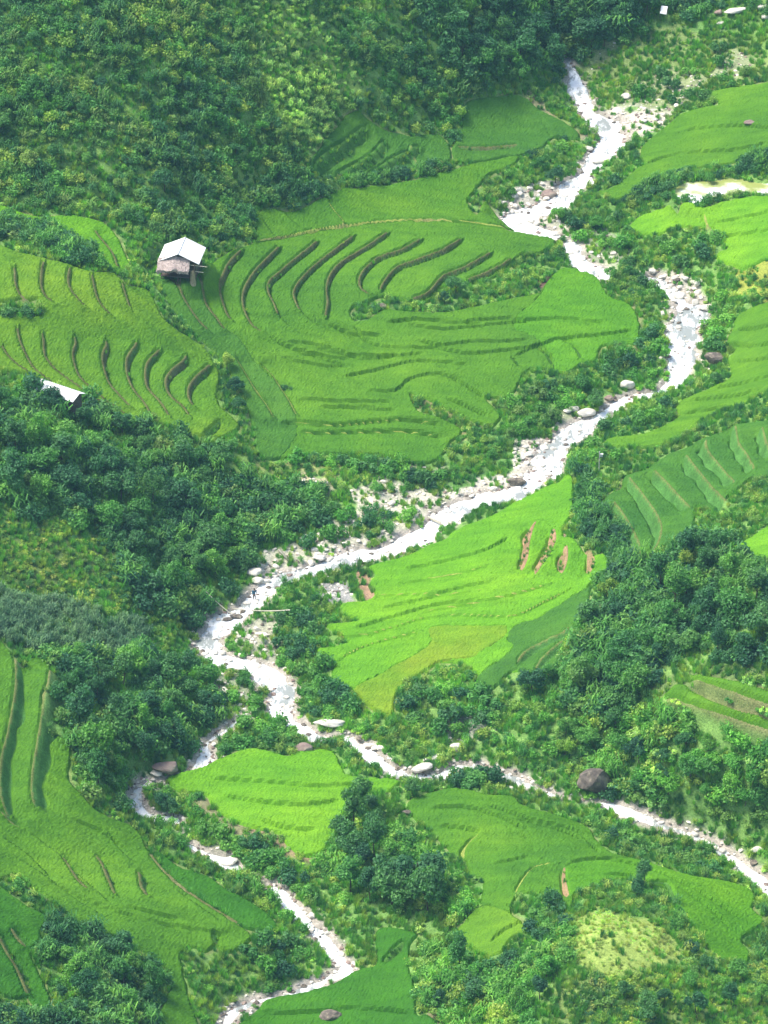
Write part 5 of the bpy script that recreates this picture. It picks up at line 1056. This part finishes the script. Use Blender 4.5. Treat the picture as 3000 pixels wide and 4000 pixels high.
# straw bundle leaning against the hut
q = hut.matrix_basis @ Vector((2.15, -3.1, 0)); Vs = []
for i in range(420):
    a = g.random()*6.283; r_ = .32*math.sqrt(g.random()); r2 = r_*.6+.25*(g.random() < .1); b0 = Vector((math.cos(a)*r_*1.5, math.sin(a)*r_*1.5, 0)); t1 = Vector((math.cos(a)*r2, math.sin(a)*r2+.2, 1.5+.5*g.random())); w_ = Vector((-math.sin(a), math.cos(a), 0))*.03
    Vs += [tuple(b0-w_), tuple(b0+w_), tuple(t1+w_*.6), tuple(t1-w_*.6)]
link("straw_bundle", fmesh("straw_bundle", Vs, np.arange(len(Vs)).reshape(-1, 4), STRAW), "tall straw bundle leaning at the right front of the stilt hut", 'straw bundle', loc=(q.x, q.y, HUTZ-.1))
# hidden house at the left edge
p2 = unproj([(126, 878)])[0]; z2 = float(hz(p2[0], p2[1])); h2 = link("farm_hut", None, "small hut with a white roof half hidden by trees at the left edge", 'hut', None, None, None, (p2[0], p2[1], z2+.25), (0, 0, R(56)))
for s_ in (-1, 1): bm = bmesh.new(); corr_roof(bm, 1.35, 6.8, .55, s_); obj("roof", bm, WHITE, h2, loc=(0, 0, 2.0))
bm = bmesh.new(); boxm(bm, -.95, .95, -3.0, 3.0, -1.2, 1.98); obj("wall", bm, WOOD, h2)
bm = bmesh.new(); boxm(bm, .95, 1.0, -.4, .4, 0, 1.7); obj("door", bm, STRAW, h2)
# white sheeted shelter at the top
p3 = unproj([(1433, 50)])[0]; bm = bmesh.new(); tube(bm, (-.55, -.3, 0), (-.5, -.3, 1.2), .05); tube(bm, (.5, -.3, 0), (.5, -.3, 1.35), .05)
wh = link("field_shelter", None, "tiny white sheeted shelter among dark trees at the top edge", 'shelter', loc=(p3[0], p3[1], float(hz(*p3))+.9)); obj("frame", bm, WOOD, wh)
bm = bmesh.new(); v = [bm.verts.new(c) for c in ((-.6, -.7, .85), (.35, -.75, .7), (.6, .3, 1.5), (-.35, .4, 1.6), (-.6, -.68, .8), (.35, -.72, .65), (.6, .32, 1.45), (-.35, .42, 1.55), )]
for f_ in ((0,1,2,3),(7,6,5,4),(0,4,5,1),(1,5,6,2),(2,6,7,3),(3,7,4,0)): bm.faces.new([v[i] for i in f_])
obj("cover_sheet", bm, WHITE, wh)
# marker post on the right bank
p4 = unproj([(1294, 1019)])[0]; z4 = float(hz(*p4)); mp_ = link("marker_post", None, "slim pale post with a small hooded box among the shrubs on the right bank", 'post', loc=(p4[0], p4[1], z4))
bm = bmesh.new(); tube(bm, (0, 0, -.4), (0, 0, 2.9), .055, .045); obj("post", bm, CONC, mp_)
bm = bmesh.new(); boxm(bm, .06, .42, -.12, .12, 2.25, 2.6); boxm(bm, .03, .47, -.16, .16, 2.6, 2.64); obj("box", bm, CONC, mp_)
bm = bmesh.new(); tube(bm, (0, 0, 2.9), (0, 0, 3.05), .1, .02); obj("cap", bm, CONC, mp_)
# bamboo poles over the stream
def pole(name, a, b, za, zb, r, label, sag=.25, cat='pole'):
    A_, B_ = unproj([a])[0], unproj([b])[0]; A_ = Vector((A_[0], A_[1], float(hz(*A_))+za)); B_ = Vector((B_[0], B_[1], float(hz(*B_))+zb)); bm = bmesh.new(); n_ = 12
    P_ = [A_.lerp(B_, i/n_)-Vector((0, 0, sag*4*(i/n_)*(1-i/n_))) for i in range(n_+1)]; o0 = P_[0].copy()
    for i in range(n_): tube(bm, P_[i]-o0, P_[i+1]-o0, r*(1-.3*i/n_)*1.0, r*(1-.3*(i+1)/n_)); 
    for i in range(1, n_): tube(bm, P_[i]-o0-(P_[i]-P_[i-1])*.03, P_[i]-o0+(P_[i]-P_[i-1])*.03, r*1.25)
    return obj(name, bm, BAMBOO, None, label=label, cat=cat, loc=o0)
pole("bamboo_pole", (627, 1341), (505, 1318), 1.3, 1.0, .08, "pale bamboo pole reaching across the stream below the person")
pole("bamboo_pole", (500, 1330), (445, 1297), .9, 1.6, .06, "thinner bamboo pole continuing to the dark left bank", .15)
pole("driftwood_log", (925, 1118), (957, 1130), .35, .3, .14, "grey driftwood log lying on the stones at the stream edge", 0, 'log')
pole("driftwood_log", (602, 1188), (625, 1210), .3, .3, .16, "pale driftwood log on the stony strip left of the stream", 0, 'log')
pole("wooden_stake", (520, 1362), (519, 1350), .1, 1.3, .05, "thin upright wooden stake in the shallows below the bamboo pole", 0, 'stake')

# person wading
def skin_obj(name, nodes, edges, mat, parent, root=0, sub=2):
    me = bpy.data.meshes.new(name); me.from_pydata([n_[0] for n_ in nodes], edges, []); me.materials.append(mat); o = link(name, me, parent=parent)
    o.modifiers.new("skin", 'SKIN'); sv = me.skin_vertices[0].data
    for i, n_ in enumerate(nodes): sv[i].radius = n_[1] if isinstance(n_[1], tuple) else (n_[1], n_[1]); sv[i].use_root = (i == root)
    md = o.modifiers.new("sub", 'SUBSURF'); md.levels = md.render_levels = sub
    for md in o.modifiers: md.show_viewport = True
    return o
pp = unproj([(549, 1287)])[0]; pzz = float(smp(wz, pp[0], pp[1]))-.62
per = link("person", None, "person in a blue jacket and dark trousers wading in the stream", 'person', loc=(pp[0], pp[1], pzz), rot=(0, 0, R(200)))
N_ = [((0,0,.92),(.15,.11)), ((0,.0,1.1),(.13,.10)), ((0,.05,1.33),(.17,.11)), ((0,.08,1.46),.07), ((0,.11,1.53),.055), ((0,.13,1.60),(.075,.09)), ((0,.14,1.68),(.08,.095)), ((0,.13,1.74),(.05,.06)),
      ((.20,.05,1.40),.06), ((.27,.10,1.15),.045), ((.24,.28,.98),.032), ((.24,.34,.94),.03), ((-.20,.05,1.40),.06), ((-.27,.08,1.15),.045), ((-.24,.26,1.0),.032), ((-.24,.32,.96),.03),
      ((.10,0,.85),.09), ((.12,.05,.48),.06), ((.12,-.03,.10),.042), ((.12,.10,.04),.035), ((-.10,0,.85),.09), ((-.13,.02,.48),.06), ((-.13,-.05,.10),.042), ((-.13,.08,.04),.035)]
E_ = [(0,1),(1,2),(2,3),(3,4),(4,5),(5,6),(6,7),(2,8),(8,9),(9,10),(10,11),(2,12),(12,13),(13,14),(14,15),(0,16),(16,17),(17,18),(18,19),(0,20),(20,21),(21,22),(22,23)]
for sx, b_ in ((1, 11), (-1, 15)):     # five fingers each
    bx, by, bz = N_[b_][0]
    for k in range(4):
        i0 = len(N_); N_ += [((bx+(k-1.5)*.018, by+.04, bz-.02), .009), ((bx+(k-1.5)*.02, by+.065-.004*abs(k-1), bz-.045), .008)]; E_ += [(b_, i0), (i0, i0+1)]
    i0 = len(N_); N_ += [((bx-sx*.035, by+.015, bz-.02), .01), ((bx-sx*.045, by+.035, bz-.04), .008)]; E_ += [(b_, i0), (i0, i0+1)]
body = skin_obj("body", N_, E_, SKIN, per)
skin_obj("jacket", [((0,0,.86),(.18,.14)), ((0,0,1.1),(.165,.13)), ((0,.05,1.34),(.20,.135)), ((0,.08,1.45),.085), ((.21,.05,1.40),.08), ((.28,.10,1.15),.062), ((.245,.26,1.0),.048), ((-.21,.05,1.40),.08), ((-.28,.08,1.15),.062), ((-.245,.24,1.02),.048)],
         [(0,1),(1,2),(2,3),(2,4),(4,5),(5,6),(2,7),(7,8),(8,9)], BLUE, per)
skin_obj("trousers", [((0,0,.93),(.16,.12)), ((.10,0,.83),.105), ((.12,.05,.48),.08), ((.12,-.02,.2),.07), ((-.10,0,.83),.105), ((-.13,.02,.48),.08), ((-.13,-.04,.2),.07)], [(0,1),(1,2),(2,3),(0,4),(4,5),(5,6)], NAVY, per)
bm = bmesh.new(); bmesh.ops.create_icosphere(bm, subdivisions=3, radius=.118)
for v in list(bm.verts):
    if v.co.z < -.055 and v.co.y > -.02: bm.verts.remove(v)
obj("hair", bm, HAIR, per, loc=(0, .115, 1.685), scale=(.9, 1.0, .95))
bm = bmesh.new()
for s_ in (-1, 1): tube(bm, (s_*.03, .232, 1.665), (s_*.03, .238, 1.665), .011)
obj("eyes", bm, HAIR, per)
bm = bmesh.new(); tube(bm, (0, .225, 1.645), (0, .25, 1.62), .008, .016); tube(bm, (-.022, .225, 1.595), (.022, .225, 1.595), .007); obj("nose_and_mouth", bm, SKIN, per)

# ------------------------------------------------------------------ valley haze
bm = bmesh.new(); boxm(bm, -470, 470, -40, 990, -40, 420)
m, t, out = newmat("haze"); pv = nd(t, 'ShaderNodeVolumePrincipled'); pv.inputs['Color'].default_value = (.34, .66, .86, 1); pv.inputs['Density'].default_value = .00010; pv.inputs['Anisotropy'].default_value = .1
t.links.new(pv.outputs[0], out.inputs['Volume'])
obj("haze", bm, m, None, label="thin blue valley haze filling the air", kind='stuff')
S.cycles.volume_bounces = 0
